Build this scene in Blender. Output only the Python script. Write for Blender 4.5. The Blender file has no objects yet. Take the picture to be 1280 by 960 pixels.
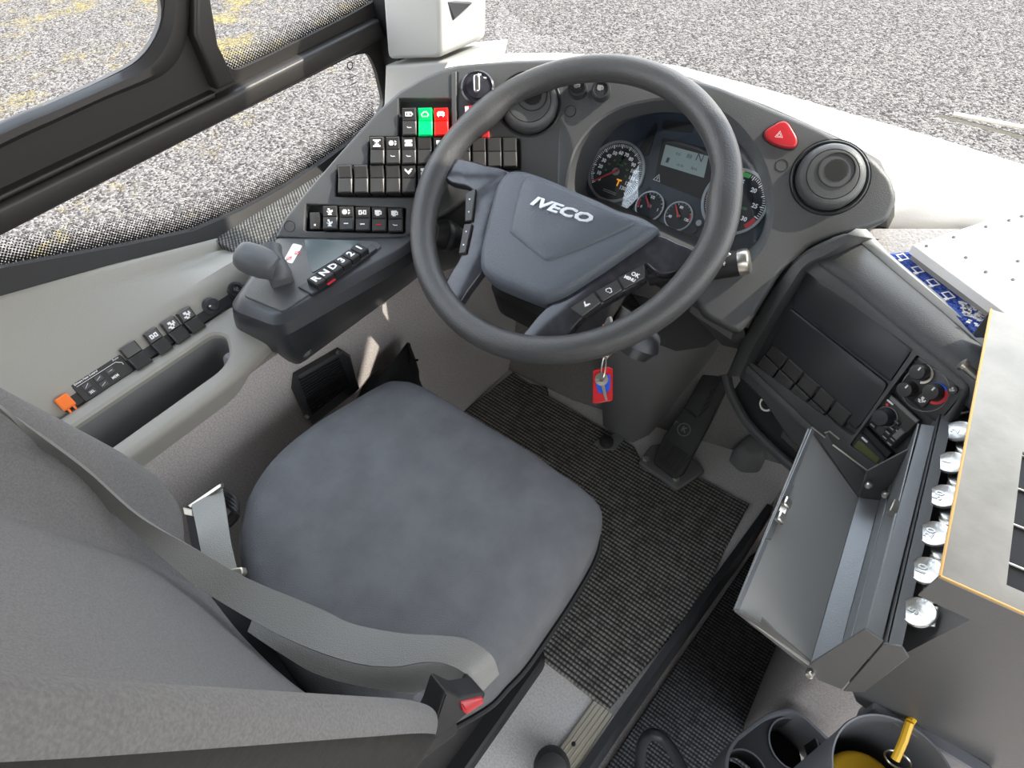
import bpy, bmesh, math, random
from mathutils import Vector as V, Matrix
from mathutils.geometry import delaunay_2d_cdt
random.seed(7)
R = math.radians
sc = bpy.context.scene
COL = sc.collection
# ------------------------------------------------------------------ camera (solved from the vanishing lines of the photograph)
FPX = 795.0
def nrm(*a): return V(a).normalized()
_Y = nrm(960, 960, -FPX); _X = -nrm(-1507, 851, -FPX); _X = (_X - _Y*_X.dot(_Y)).normalized(); _Z = _X.cross(_Y)
ROT = Matrix((_X, _Y, _Z))
CAM = V((0, 0, 1.3))
def ray(px, py): return ROT @ V((px-640, 480-py, -FPX))
def Zp(px, py, z): d = ray(px, py); return CAM + d*((z-CAM.z)/d.z)
def Xp(px, py, x): d = ray(px, py); return CAM + d*((x-CAM.x)/d.x)
def Yp(px, py, y): d = ray(px, py); return CAM + d*((y-CAM.y)/d.y)
def Dp(px, py, dist): return CAM + ray(px, py).normalized()*dist
cd = bpy.data.cameras.new('camera'); cam = bpy.data.objects.new('camera', cd); COL.objects.link(cam)
cam.matrix_world = Matrix.Translation(CAM) @ ROT.to_4x4()
cd.sensor_width = 36; cd.lens = FPX/1280*36; cd.clip_start = .01; cd.clip_end = 300
sc.camera = cam
class Pl:
    """a real plane in the cab: origin, normal, u to the right, v up the plane"""
    def __init__(s, o, n, up=(0, 0, 1)):
        s.o = V(o); s.n = V(n).normalized(); up = V(up)
        s.v = (up - s.n*up.dot(s.n)).normalized(); s.u = s.v.cross(s.n)
    def pt(s, px, py, h=0):
        d = ray(px, py); return CAM + d*((s.o + s.n*h - CAM).dot(s.n)/d.dot(s.n))
    def uv(s, px, py, h=0):
        p = s.pt(px, py, h) - s.o; return (p.dot(s.u), p.dot(s.v))
    def uvs(s, pts, h=0): return [s.uv(a, b, h) for a, b in pts]
    def w(s, u, v, h=0): return s.o + s.u*u + s.v*v + s.n*h
    def up(s, h): q = Pl(s.o + s.n*h, s.n); q.u = s.u; q.v = s.v; return q
# ------------------------------------------------------------------ materials
def mat(name, col, rough=.5, metal=0, bump=0, bscale=300, spec=.5, mott=0, mscale=8, coat=0, emit=0, col2=None):
    m = bpy.data.materials.new(name); m.use_nodes = True
    nt = m.node_tree; b = nt.nodes['Principled BSDF']
    b.inputs['Roughness'].default_value = rough; b.inputs['Metallic'].default_value = metal
    b.inputs['Specular IOR Level'].default_value = spec; b.inputs['Coat Weight'].default_value = coat
    c = (*col, 1); b.inputs['Base Color'].default_value = c
    tc = nt.nodes.new('ShaderNodeTexCoord')
    if mott:
        nz = nt.nodes.new('ShaderNodeTexNoise'); nz.inputs['Scale'].default_value = mscale; nz.inputs['Detail'].default_value = 6
        nt.links.new(tc.outputs['Object'], nz.inputs['Vector'])
        mx = nt.nodes.new('ShaderNodeMix'); mx.data_type = 'RGBA'
        k2 = col2 or tuple(min(1, x*(1+mott)) for x in col); k1 = tuple(x*(1-mott) for x in col) if not col2 else col
        mx.inputs['A'].default_value = (*k1, 1); mx.inputs['B'].default_value = (*k2, 1)
        rp = nt.nodes.new('ShaderNodeMapRange'); rp.inputs['From Min'].default_value = .35; rp.inputs['From Max'].default_value = .65
        nt.links.new(nz.outputs['Fac'], rp.inputs['Value']); nt.links.new(rp.outputs['Result'], mx.inputs['Factor'])
        nt.links.new(mx.outputs['Result'], b.inputs['Base Color'])
    if bump:
        n2 = nt.nodes.new('ShaderNodeTexNoise'); n2.inputs['Scale'].default_value = bscale; n2.inputs['Detail'].default_value = 3
        nt.links.new(tc.outputs['Object'], n2.inputs['Vector'])
        bp = nt.nodes.new('ShaderNodeBump'); bp.inputs['Strength'].default_value = bump; bp.inputs['Distance'].default_value = .002
        nt.links.new(n2.outputs['Fac'], bp.inputs['Height']); nt.links.new(bp.outputs['Normal'], b.inputs['Normal'])
    if emit:
        b.inputs['Emission Color'].default_value = c; b.inputs['Emission Strength'].default_value = emit
    return m
def mat_weave(name, c1, c2, sx, sy, rough=.9, bump=.5, ang=0, bands=0):
    """ribbed woven floor covering / cloth: two wave textures"""
    m = mat(name, c1, rough); nt = m.node_tree; b = nt.nodes['Principled BSDF']; b.inputs['Specular IOR Level'].default_value = .2
    tc = nt.nodes.new('ShaderNodeTexCoord'); mp = nt.nodes.new('ShaderNodeMapping'); mp.inputs['Rotation'].default_value[2] = ang
    nt.links.new(tc.outputs['Object'], mp.inputs['Vector'])
    def wave(scale, dr, dist):
        w = nt.nodes.new('ShaderNodeTexWave'); w.bands_direction = dr; w.inputs['Scale'].default_value = scale
        w.inputs['Distortion'].default_value = dist; w.inputs['Detail'].default_value = 2; w.inputs['Detail Scale'].default_value = 8
        nt.links.new(mp.outputs['Vector'], w.inputs['Vector']); return w
    w1 = wave(sx, 'X', 3.5); w2 = wave(sy, 'Y', 1.0)
    mul = nt.nodes.new('ShaderNodeMath'); mul.operation = 'MULTIPLY'
    wr = nt.nodes.new('ShaderNodeMapRange'); wr.inputs['To Min'].default_value = .35; nt.links.new(w1.outputs['Fac'], wr.inputs['Value']); nt.links.new(wr.outputs['Result'], mul.inputs[0]); nt.links.new(w2.outputs['Fac'], mul.inputs[1])
    nz = nt.nodes.new('ShaderNodeTexNoise'); nz.inputs['Scale'].default_value = sx*1.3; nt.links.new(mp.outputs['Vector'], nz.inputs['Vector'])
    m2 = nt.nodes.new('ShaderNodeMath'); m2.operation = 'MULTIPLY'; nt.links.new(mul.outputs[0], m2.inputs[0]); nt.links.new(nz.outputs['Fac'], m2.inputs[1])
    mr = nt.nodes.new('ShaderNodeMapRange'); mr.inputs['From Max'].default_value = .45; nt.links.new(m2.outputs[0], mr.inputs['Value'])
    mx = nt.nodes.new('ShaderNodeMix'); mx.data_type = 'RGBA'; mx.inputs['A'].default_value = (*c1, 1); mx.inputs['B'].default_value = (*c2, 1)
    nt.links.new(mr.outputs['Result'], mx.inputs['Factor']); nt.links.new(mx.outputs['Result'], b.inputs['Base Color'])
    bp = nt.nodes.new('ShaderNodeBump'); bp.inputs['Strength'].default_value = bump; bp.inputs['Distance'].default_value = .004
    nt.links.new(m2.outputs[0], bp.inputs['Height']); nt.links.new(bp.outputs['Normal'], b.inputs['Normal'])
    return m
M = {}
M['dash'] = mat('dash_plastic', (.066, .068, .070), .40, bump=.25, bscale=700)
M['dash2'] = mat('dash_plastic_smooth', (.030, .032, .036), .38)
M['deep'] = mat('deep_black', (.008, .008, .009), .6)
M['switch'] = mat('switch_black', (.035, .034, .033), .38, bump=.1, bscale=900)
M['white'] = mat('white_print', (.85, .85, .85), .5)
M['green'] = mat('green_switch', (.0, .62, .16), .25)
M['red'] = mat('red_switch', (.75, .015, .012), .25)
M['hazard'] = mat('hazard_red', (.42, .016, .024), .35)
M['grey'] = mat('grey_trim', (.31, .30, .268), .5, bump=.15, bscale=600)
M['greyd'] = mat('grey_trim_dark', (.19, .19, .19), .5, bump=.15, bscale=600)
M['wallcarpet'] = mat('wall_lining', (.44, .41, .395), .95, bump=.6, bscale=420, mott=.18, mscale=350, spec=.1)
M['vinyl'] = mat('platform_vinyl', (.66, .63, .61), .8, bump=.35, bscale=350, mott=.12, mscale=260, spec=.2)
M['mat'] = mat_weave('ribbed_mat', (.026, .025, .024), (.36, .345, .32), 40, 34, ang=0)
M['carpet'] = mat_weave('dark_carpet', (.012, .012, .014), (.15, .152, .16), 44, 38, ang=0)
M['ribcloth'] = mat_weave('ribbed_cloth', (.02, .02, .02), (.22, .215, .20), 46, 60, ang=R(30))
M['seat'] = mat('seat_cloth', (.142, .146, .154), .85, bump=.5, bscale=900, mott=.10, mscale=22, spec=.15)
M['seatback'] = mat('backrest_cloth', (.158, .155, .155), .95, bump=.5, bscale=900, mott=.12, mscale=500, spec=.12)
M['leather'] = mat('black_leather', (.014, .014, .014), .45, bump=.25, bscale=90, spec=.2)
M['belt'] = mat('belt_webbing', (.20, .20, .19), .34, bump=.35, bscale=800)
M['belt2'] = mat('belt_webbing_pale', (.30, .30, .28), .45, bump=.35, bscale=800)
M['rim'] = mat('wheel_leather', (.058, .058, .059), .38, bump=.35, bscale=500)
M['hub'] = mat('hub_plastic', (.080, .092, .112), .45, bump=.45, bscale=450)  # blue of the reflected sky is put into the hub colour
M['gloss'] = mat('gloss_black', (.034, .034, .042), .16, mott=.3, mscale=60)
M['inlay'] = mat('console_inlay', (.10, .13, .135), .14)
M['dialprint'] = mat('dial_print', (.85, .85, .85), .5, emit=.16)  # glow added to the print in place of bright haze on the lens
M['chrome'] = mat('chrome', (.8, .83, .86), .18, 1)
M['steel'] = mat('steel', (.62, .60, .55), .3, 1)
M['coin'] = mat('stamped_alloy', (.62, .63, .62), .32, 1, bump=.3, bscale=120)
M['box'] = mat('cash_box_paint', (.43, .405, .36), .45, bump=.12, bscale=90, mott=.12, mscale=20, metal=.1)
M['boxd'] = mat('cash_box_dark', (.12, .12, .12), .45, bump=.12, bscale=300, metal=.2)
M['flap'] = mat('flap_paint_lit', (.34, .34, .325), .42, bump=.12, bscale=300, metal=.15)  # dark box paint, lightened for side-window light on the flap
M['letter'] = mat('bright_lettering', (.80, .83, .86), .3, metal=.45)
M['lining_shaded'] = mat('footwell_lining_shaded', (.24, .23, .225), .95, bump=.6, bscale=420, mott=.15, mscale=350, spec=.1)  # same lining as the side wall, darkened for the foot well's shade
M['brass'] = mat('worn_edge', (.55, .33, .12), .4, .7)
M['tray'] = mat('tray_paint', (.24, .25, .26), .36, bump=.12, bscale=500, metal=.4)
M['alu'] = mat('aluminium', (.72, .68, .60), .35, .9)
M['dashwhite'] = mat('pale_shelf', (.80, .78, .74), .6, bump=.1, bscale=300)
M['plate'] = mat('white_plate', (.86, .85, .83), .5)
M['platedge'] = mat('plate_edge', (.30, .29, .27), .6)
M['frame'] = mat('window_frame', (.022, .0195, .018), .45, bump=.1, bscale=200)
M['pillar'] = mat('pillar_plastic', (.46, .46, .44), .55, bump=.12, bscale=220)
M['redtag'] = mat('red_tag', (.7, .02, .03), .2, coat=.6)
M['blue'] = mat('blue_print', (.03, .12, .75), .3)
M['orange'] = mat('orange', (.95, .20, .03), .4)
M['yellow'] = mat('yellow', (.90, .52, .02), .4)
M['rubber'] = mat('pedal_rubber', (.030, .030, .030), .6, bump=.2, bscale=300)
M['lcd'] = mat('lcd', (.40, .46, .42), .3)
M['lcdgreen'] = mat('lcd_green', (.10, .12, .04), .3)
M['ink'] = mat('lcd_ink', (.05, .06, .06), .5)
M['cluster'] = mat('cluster_face', (.045, .056, .075), .3)  # brightened and blued to stand in for sky reflected on the lens
M['dial'] = mat('dial_face', (.010, .011, .014), .4)
M['needle'] = mat('needle_red', (.85, .04, .06), .4)
M['gaugering'] = mat('gauge_ring', (.55, .56, .55), .3, .6)
M['amber'] = mat('amber_lamp', (1, .35, .02), .4, emit=.6)
M['gauge_green'] = mat('gauge_green', (.10, .55, .12), .5)
M['bin'] = mat('bin_plastic', (.15, .155, .17), .4, bump=.1, bscale=200)
M['sticker'] = mat('sticker', (.82, .80, .78), .5)
M['stickred'] = mat('sticker_red', (.75, .12, .12), .5)
M['leveror'] = mat('lever_plastic', (.085, .09, .095), .5, bump=.1, bscale=400)
# blue moquette with speckle
M['moq'] = mat('moquette', (.012, .03, .20), .95, bump=.6, bscale=500, mott=1, mscale=260, col2=(.10, .16, .48), spec=.1)
# glass
def glass(name, tint=(1, 1, 1), refl=1.0):
    m = bpy.data.materials.new(name); m.use_nodes = True; nt = m.node_tree; nt.nodes.clear()
    o = nt.nodes.new('ShaderNodeOutputMaterial'); t = nt.nodes.new('ShaderNodeBsdfTransparent'); t.inputs[0].default_value = (*tint, 1)
    g = nt.nodes.new('ShaderNodeBsdfGlossy'); g.inputs['Roughness'].default_value = .01
    f0 = nt.nodes.new('ShaderNodeLayerWeight'); f0.inputs['Blend'].default_value = .5; pw_ = nt.nodes.new('ShaderNodeMath'); pw_.operation = 'POWER'; pw_.inputs[1].default_value = 4; nt.links.new(f0.outputs['Facing'], pw_.inputs[0]); f = nt.nodes.new('ShaderNodeMath'); f.operation = 'MULTIPLY_ADD'; f.inputs[1].default_value = .5; f.inputs[2].default_value = .045; nt.links.new(pw_.outputs[0], f.inputs[0])
    mu = nt.nodes.new('ShaderNodeMath'); mu.operation = 'MULTIPLY'; mu.inputs[1].default_value = refl
    mx = nt.nodes.new('ShaderNodeMixShader')
    nt.links.new(f.outputs[0], mu.inputs[0]); nt.links.new(mu.outputs[0], mx.inputs[0])
    nt.links.new(t.outputs[0], mx.inputs[1]); nt.links.new(g.outputs[0], mx.inputs[2]); nt.links.new(mx.outputs[0], o.inputs[0])
    return m
M['glass'] = glass('window_glass', (.97, .98, .98), .8)
M['lens'] = glass('cluster_lens', (.92, .95, .98), 1.6)
def dots_mat():
    """dot screen printed along the glass edge: dots shrink away from the frame (uv.y = 0 at the frame, 1 at the clear glass)"""
    m = bpy.data.materials.new('dot_screen'); m.use_nodes = True; nt = m.node_tree; nt.nodes.clear(); N = nt.nodes.new; L = nt.links.new
    o = N('ShaderNodeOutputMaterial'); t = N('ShaderNodeBsdfTransparent'); d = N('ShaderNodeBsdfDiffuse'); d.inputs[0].default_value = (.02, .02, .02, 1)
    tc = N('ShaderNodeTexCoord'); mp = N('ShaderNodeMapping'); mp.inputs['Rotation'].default_value[0] = R(45); mp.inputs['Scale'].default_value = (250, 250, 250)
    L(tc.outputs['Object'], mp.inputs['Vector']); sp = N('ShaderNodeSeparateXYZ'); L(mp.outputs['Vector'], sp.inputs[0])
    def mth(op, a, b=None):
        k = N('ShaderNodeMath'); k.operation = op
        for i, x in enumerate((a, b)):
            if x is None: continue
            if isinstance(x, (int, float)): k.inputs[i].default_value = x
            else: L(x, k.inputs[i])
        return k.outputs[0]
    fy = mth('SUBTRACT', mth('FRACT', sp.outputs['Y']), .5); fz = mth('SUBTRACT', mth('FRACT', sp.outputs['Z']), .5)
    r = mth('SQRT', mth('ADD', mth('MULTIPLY', fy, fy), mth('MULTIPLY', fz, fz)))
    su = N('ShaderNodeSeparateXYZ'); L(tc.outputs['UV'], su.inputs[0])
    thr = mth('SUBTRACT', .56, mth('MULTIPLY', su.outputs['Y'], .52))
    mask = mth('LESS_THAN', r, thr)
    mx = N('ShaderNodeMixShader'); L(mask, mx.inputs[0]); L(t.outputs[0], mx.inputs[1]); L(d.outputs[0], mx.inputs[2]); L(mx.outputs[0], o.inputs[0])
    return m
M['dots'] = dots_mat()
def gravel_mat():
    m = mat('gravel', (.4, .38, .37), .9); nt = m.node_tree; N = nt.nodes.new; L = nt.links.new; b = nt.nodes['Principled BSDF']
    b.inputs['Specular IOR Level'].default_value = .2
    tc = N('ShaderNodeTexCoord'); v = N('ShaderNodeTexVoronoi'); v.inputs['Scale'].default_value = 60; L(tc.outputs['Object'], v.inputs['Vector'])
    cr = N('ShaderNodeValToRGB'); cr.color_ramp.elements[0].color = (.026, .022, .021, 1); cr.color_ramp.elements[1].color = (.21, .193, .175, 1)
    cr.color_ramp.elements[0].position = .05; cr.color_ramp.elements[1].position = .9
    e = cr.color_ramp.elements.new(.45); e.color = (.10, .089, .083, 1)
    sv = N('ShaderNodeSeparateColor'); L(v.outputs['Color'], sv.inputs[0]); L(sv.outputs[0], cr.inputs[0])
    # yellow moss / leaf patches along the verge (left of the bus) and stray leaves
    n1 = N('ShaderNodeTexNoise'); n1.inputs['Scale'].default_value = 1.1; n1.inputs['Detail'].default_value = 8; n1.inputs['Roughness'].default_value = .86; L(tc.outputs['Object'], n1.inputs['Vector'])
    sp = N('ShaderNodeSeparateXYZ'); L(tc.outputs['Object'], sp.inputs[0])
    g = N('ShaderNodeMapRange'); g.inputs['From Min'].default_value = -3.2; g.inputs['From Max'].default_value = -5.2; g.inputs['To Min'].default_value = 0; g.inputs['To Max'].default_value = .17
    L(sp.outputs['X'], g.inputs['Value'])
    ad = N('ShaderNodeMath'); ad.operation = 'ADD'; L(n1.outputs['Fac'], ad.inputs[0]); L(g.outputs['Result'], ad.inputs[1])
    ss = N('ShaderNodeMapRange'); ss.inputs['From Min'].default_value = .68; ss.inputs['From Max'].default_value = .82; L(ad.outputs[0], ss.inputs['Value'])
    mx = N('ShaderNodeMix'); mx.data_type = 'RGBA'; L(ss.outputs['Result'], mx.inputs['Factor']); L(cr.outputs[0], mx.inputs['A'])
    n3 = N('ShaderNodeTexNoise'); n3.inputs['Scale'].default_value = 30; n3.inputs['Detail'].default_value = 4; L(tc.outputs['Object'], n3.inputs['Vector'])
    c3 = N('ShaderNodeValToRGB'); c3.color_ramp.elements[0].color = (.07, .075, .035, 1); c3.color_ramp.elements[1].color = (.33, .24, .06, 1)
    c3.color_ramp.elements[0].position = .35; c3.color_ramp.elements[1].position = .6
    L(n3.outputs['Fac'], c3.inputs[0]); L(c3.outputs[0], mx.inputs['B']); L(mx.outputs['Result'], b.inputs['Base Color'])
    bp = N('ShaderNodeBump'); bp.inputs['Strength'].default_value = .9; bp.inputs['Distance'].default_value = .02; bp.invert = True
    L(v.outputs['Distance'], bp.inputs['Height']); L(bp.outputs['Normal'], b.inputs['Normal'])
    return m
M['gravel'] = gravel_mat()
# ------------------------------------------------------------------ object helpers
def link(o, parent=None):
    COL.objects.link(o)
    if parent:
        o.parent = parent
        o.matrix_parent_inverse = Matrix.Translation(-parent.location)
    return o
def obj(name, bm, m, parent=None, label=None, smooth=True, ang=35, recalc=True):
    if recalc: bmesh.ops.recalc_face_normals(bm, faces=bm.faces[:])
    me = bpy.data.meshes.new(name); bm.to_mesh(me); bm.free()
    for k in (m if isinstance(m, (list, tuple)) else [m]): me.materials.append(M[k])
    if smooth:
        me.shade_smooth(); me.set_sharp_from_angle(angle=R(ang))
    o = bpy.data.objects.new(name, me); link(o, parent)
    if label: o['label'] = label
    return o
def thing(name, loc, label, cat, group=None):
    o = bpy.data.objects.new(name, None); o.empty_display_size = .05; COL.objects.link(o); o.location = loc
    o['label'] = label; o['category'] = cat
    if group: o['group'] = group
    return o
def tag(o, label, cat, group=None):
    o['label'] = label; o['category'] = cat
    if group: o['group'] = group
    return o
def struct(o): o['kind'] = 'structure'; return o
B = bmesh.new
def area(p): return .5*sum(p[i][0]*p[(i+1) % len(p)][1]-p[(i+1) % len(p)][0]*p[i][1] for i in range(len(p)))
def ccw(p): return list(p) if area(p) > 0 else list(reversed(p))
def inset(p, d):
    """inward offset of a ccw polygon"""
    if abs(d) < 1e-9: return list(p)
    n = len(p); out = []
    for i in range(n):
        a, b, c = p[i-1], p[i], p[(i+1) % n]
        e1 = (b[0]-a[0], b[1]-a[1]); e2 = (c[0]-b[0], c[1]-b[1])
        l1 = math.hypot(*e1) or 1e-9; l2 = math.hypot(*e2) or 1e-9
        n1 = (-e1[1]/l1, e1[0]/l1); n2 = (-e2[1]/l2, e2[0]/l2)
        k = 1+n1[0]*n2[0]+n1[1]*n2[1]; k = max(k, .35)
        out.append((b[0]+d*(n1[0]+n2[0])/k, b[1]+d*(n1[1]+n2[1])/k))
    return out
def shrink(p, d):
    """move every point of an outline towards the middle, d on average"""
    n = len(p); cx = sum(q[0] for q in p)/n; cy = sum(q[1] for q in p)/n
    ex = max(abs(q[0]-cx) for q in p); ey = max(abs(q[1]-cy) for q in p)
    return [(cx+(a-cx)*(1-d/ex), cy+(b-cy)*(1-d/ey)) for a, b in p]
def rnd(p, r, k=4):
    """round the corners of a polygon"""
    n = len(p); out = []
    for i in range(n):
        a, b, c = V(p[i-1]), V(p[i]), V(p[(i+1) % n])
        d1 = a-b; d2 = c-b; rr = min(r, d1.length*.48, d2.length*.48)
        s = b+d1.normalized()*rr; e = b+d2.normalized()*rr
        for j in range(k+1):
            t = j/k; out.append(tuple(s*(1-t)**2+b*2*t*(1-t)+e*t*t))
    return out
def rect(u0, v0, u1, v1): return [(u0, v0), (u1, v0), (u1, v1), (u0, v1)]
def circ(u, v, r, n=32, a0=0): return [(u+r*math.cos(a0+2*math.pi*i/n), v+r*math.sin(a0+2*math.pi*i/n)) for i in range(n)]
def ringverts(bm, pl, p, h): return [bm.verts.new(pl.w(a, b, h)) for a, b in p]
def bridge(bm, r1, r2, closed=True, mi=0):
    n = len(r1)
    for i in range(n if closed else n-1):
        j = (i+1) % n
        try:
            f = bm.faces.new((r1[i], r1[j], r2[j], r2[i])); f.material_index = mi
        except ValueError: pass
def cap(bm, r, mi=0):
    try: f = bm.faces.new(r); f.material_index = mi; return f
    except ValueError: return None
def slab(bm, pl, p, h0, h1, ch=0, k=1, mi=0):
    """extruded outline on a plane, top edge chamfered (k=1) or rounded (k>1)"""
    p = ccw(p); rings = [ringverts(bm, pl, p, h0)]
    if ch:
        for j in range(k+1):
            t = j/k*math.pi/2 if k > 1 else j
            if k > 1: rings.append(ringverts(bm, pl, inset(p, ch*(1-math.cos(t))), h1-ch+ch*math.sin(t)))
            else: rings.append(ringverts(bm, pl, inset(p, ch*j), h1-ch+ch*j))
    else: rings.append(ringverts(bm, pl, p, h1))
    for a, b in zip(rings, rings[1:]): bridge(bm, a, b, mi=mi)
    cap(bm, list(reversed(rings[0])), mi); cap(bm, rings[-1], mi)
    return rings
def fill(bm, pl, loops):
    """flat cap between an outline and its holes"""
    vs = [v for r in loops for v in r]; co = [((v.co-pl.o).dot(pl.u), (v.co-pl.o).dot(pl.v)) for v in vs]; ed = []; k = 0; polys = []
    for r in loops:
        ed += [(k+i, k+(i+1) % len(r)) for i in range(len(r))]; polys.append(co[k:k+len(r)]); k += len(r)
    h = (vs[0].co-pl.o).dot(pl.n)
    rv, _, rf, ov, _, _ = delaunay_2d_cdt([V(c) for c in co], ed, [], 0, 1e-7)
    nv = [vs[ov[i][0]] if ov[i] else bm.verts.new(pl.w(rv[i].x, rv[i].y, h)) for i in range(len(rv))]
    def inside(p, q):
        c = False
        for i in range(len(q)):
            (x1, y1), (x2, y2) = q[i-1], q[i]
            if (y1 > p[1]) != (y2 > p[1]) and p[0] < (x2-x1)*(p[1]-y1)/(y2-y1)+x1: c = not c
        return c
    for f in rf:
        m = (sum(rv[i].x for i in f)/3, sum(rv[i].y for i in f)/3)
        if inside(m, polys[0]) and not any(inside(m, q) for q in polys[1:]): cap(bm, [nv[i] for i in f])
def slab_holes(bm, pl, outer, holes, h0, h1, ch=0, k=3, hch=0):
    outer = ccw(outer); loops_t = []; loops_b = []
    rb = ringverts(bm, pl, outer, h0); prev = rb
    if ch:
        for j in range(k+1):
            t = j/k*math.pi/2
            r = ringverts(bm, pl, inset(outer, ch*(1-math.cos(t))), h1-ch+ch*math.sin(t)); bridge(bm, prev, r); prev = r
    else:
        r = ringverts(bm, pl, outer, h1); bridge(bm, prev, r); prev = r
    loops_t.append(prev); loops_b.append(rb)
    for hp in holes:
        hp = ccw(hp); b0 = ringverts(bm, pl, hp, h0); pv = b0
        if hch:
            r = ringverts(bm, pl, hp, h1-hch); bridge(bm, pv, r); pv = r
            r = ringverts(bm, pl, inset(hp, -hch), h1); bridge(bm, pv, r); pv = r
        else:
            r = ringverts(bm, pl, hp, h1); bridge(bm, pv, r); pv = r
        loops_t.append(pv); loops_b.append(b0)
    for loops in (loops_t, loops_b): fill(bm, pl, loops)
def lathe(bm, pl, u, v, prof, n=32, mi=0, closed=False):
    rings = [ringverts(bm, pl, circ(u, v, max(r, 1e-5), n), h) for r, h in prof]
    for a, b in zip(rings, rings[1:]): bridge(bm, a, b, mi=mi)
    if closed: bridge(bm, rings[-1], rings[0], mi=mi)
    else: cap(bm, list(reversed(rings[0])), mi); cap(bm, rings[-1], mi)
def annulus(bm, pl, u, v, r0, r1, h0, h1, n=48, a0=0, a1=2*math.pi):
    full = abs(a1-a0-2*math.pi) < 1e-6; m = n if full else n+1
    def arc(r, h): return [bm.verts.new(pl.w(u+r*math.cos(a0+(a1-a0)*i/n), v+r*math.sin(a0+(a1-a0)*i/n), h)) for i in range(m)]
    a, b, c, d = arc(r0, h0), arc(r0, h1), arc(r1, h1), arc(r1, h0)
    for x, y in ((a, b), (b, c), (c, d), (d, a)): bridge(bm, x, y, full)
    if not full: cap(bm, [a[0], b[0], c[0], d[0]]); cap(bm, [d[-1], c[-1], b[-1], a[-1]])
def tube(bm, pts, r, n=10, closed=False, mi=0):
    pts = [V(p) for p in pts]; m = len(pts); rs = r if isinstance(r, (list, tuple)) else [r]*m
    up = None; rings = []
    for i in range(m):
        t = (pts[(i+1) % m]-pts[i-1]) if closed else (pts[min(i+1, m-1)]-pts[max(i-1, 0)])
        t.normalize()
        if up is None: up = t.orthogonal().normalized()
        up = (up - t*up.dot(t)).normalized(); s = t.cross(up)
        rings.append([bm.verts.new(pts[i]+(up*math.cos(2*math.pi*j/n)+s*math.sin(2*math.pi*j/n))*rs[i]) for j in range(n)])
    for a, b in zip(rings, rings[1:]): bridge(bm, a, b, mi=mi)
    if closed:
        # align seam
        best = min(range(n), key=lambda k: sum((rings[-1][j].co-rings[0][(j+k) % n].co).length for j in range(0, n, 2)))
        bridge(bm, rings[-1], rings[0][best:]+rings[0][:best], mi=mi)
    else: cap(bm, list(reversed(rings[0])), mi); cap(bm, rings[-1], mi)
def spline(pts, k=8, closed=False):
    pts = [V(p) for p in pts]; n = len(pts); out = []
    for i in range(n if closed else n-1):
        p0 = pts[i-1] if (closed or i > 0) else pts[0]*2-pts[1]
        p1 = pts[i]; p2 = pts[(i+1) % n]; p3 = pts[(i+2) % n] if (closed or i+2 < n) else p2*2-p1
        for j in range(k):
            t = j/k
            out.append(.5*((2*p1)+(p2-p0)*t+(2*p0-5*p1+4*p2-p3)*t*t+(3*p1-p0-3*p2+p3)*t**3))
    if not closed: out.append(pts[-1])
    return out
def spl2(p, k=6, closed=True): return [(q.x, q.y) for q in spline([(a, b, 0) for a, b in p], k, closed)]
def loft(bm, secs, closed=False, caps=True, mi=None):
    """sections of equal length; mi(i, j) picks the material slot of a face"""
    rings = [[bm.verts.new(p) for p in s] for s in secs]; n = len(secs[0])
    for i, (a, b) in enumerate(zip(rings, rings[1:])):
        for j in range(n if closed else n-1):
            k = (j+1) % n
            try: f = bm.faces.new((a[j], a[k], b[k], b[j])); f.material_index = mi(i, j) if mi else 0
            except ValueError: pass
    if caps and closed: cap(bm, list(reversed(rings[0]))); cap(bm, rings[-1])
    return rings
def text(bm, s, pl, u, v, size, h=0, depth=.0004, rot=0, align='CENTER', shear=0, bold=0, sx=1):
    cu = bpy.data.curves.new('t', 'FONT'); cu.body = s; cu.size = size; cu.extrude = depth; cu.align_x = align; cu.align_y = 'CENTER'
    cu.shear = shear; cu.offset = bold; cu.resolution_u = 2
    o = bpy.data.objects.new('t', cu); me = bpy.data.meshes.new_from_object(o)
    c, sn = math.cos(rot), math.sin(rot); vs = []
    for q in me.vertices:
        x, y = q.co.x*sx, q.co.y; vs.append(bm.verts.new(pl.w(u+c*x-sn*y, v+sn*x+c*y, h+q.co.z)))
    for p in me.polygons:
        try: bm.faces.new([vs[i] for i in p.vertices])
        except ValueError: pass
    bpy.data.objects.remove(o); bpy.data.curves.remove(cu); bpy.data.meshes.remove(me)
ICONS = {
 'seat': ["..##....", "..##....", "...##.#.", ".#.####.", "..####..", "...##...", "..####.."],
 'lamp': [".###..#.", "#####.##", "#####...", "#####.##", ".###..#."],
 'ring': ["..###..", ".#...#.", "#.....#", "#.....#", ".#.#.#."],
 'coach': [".#####.", "#######", "##.#.##", "#######", ".#...#."],
 'hook': ["#....##", "##..##.", ".#####.", "..###..", "...#..."],
 'door': ["######.", "#.##.##", "#.##..#", "######."],
 'hour': ["#####", ".###.", "..#..", ".###.", "#####"],
 'grid': ["######", "######", ".####.", "######", "######"],
 'cup': ["#####..", "######.", "####.#.", "######.", ".###..."],
 'dash': ["####"], 'tick': ["#.....", ".#####", "......"],
 'fan': [".##..", ".##.#", "..###", "##.#.", ".##.."],
 'mirror': ["###.###", "#.#.#.#", "#.###.#", "###.###"],
 'dot': ["##", "##"]}
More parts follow.
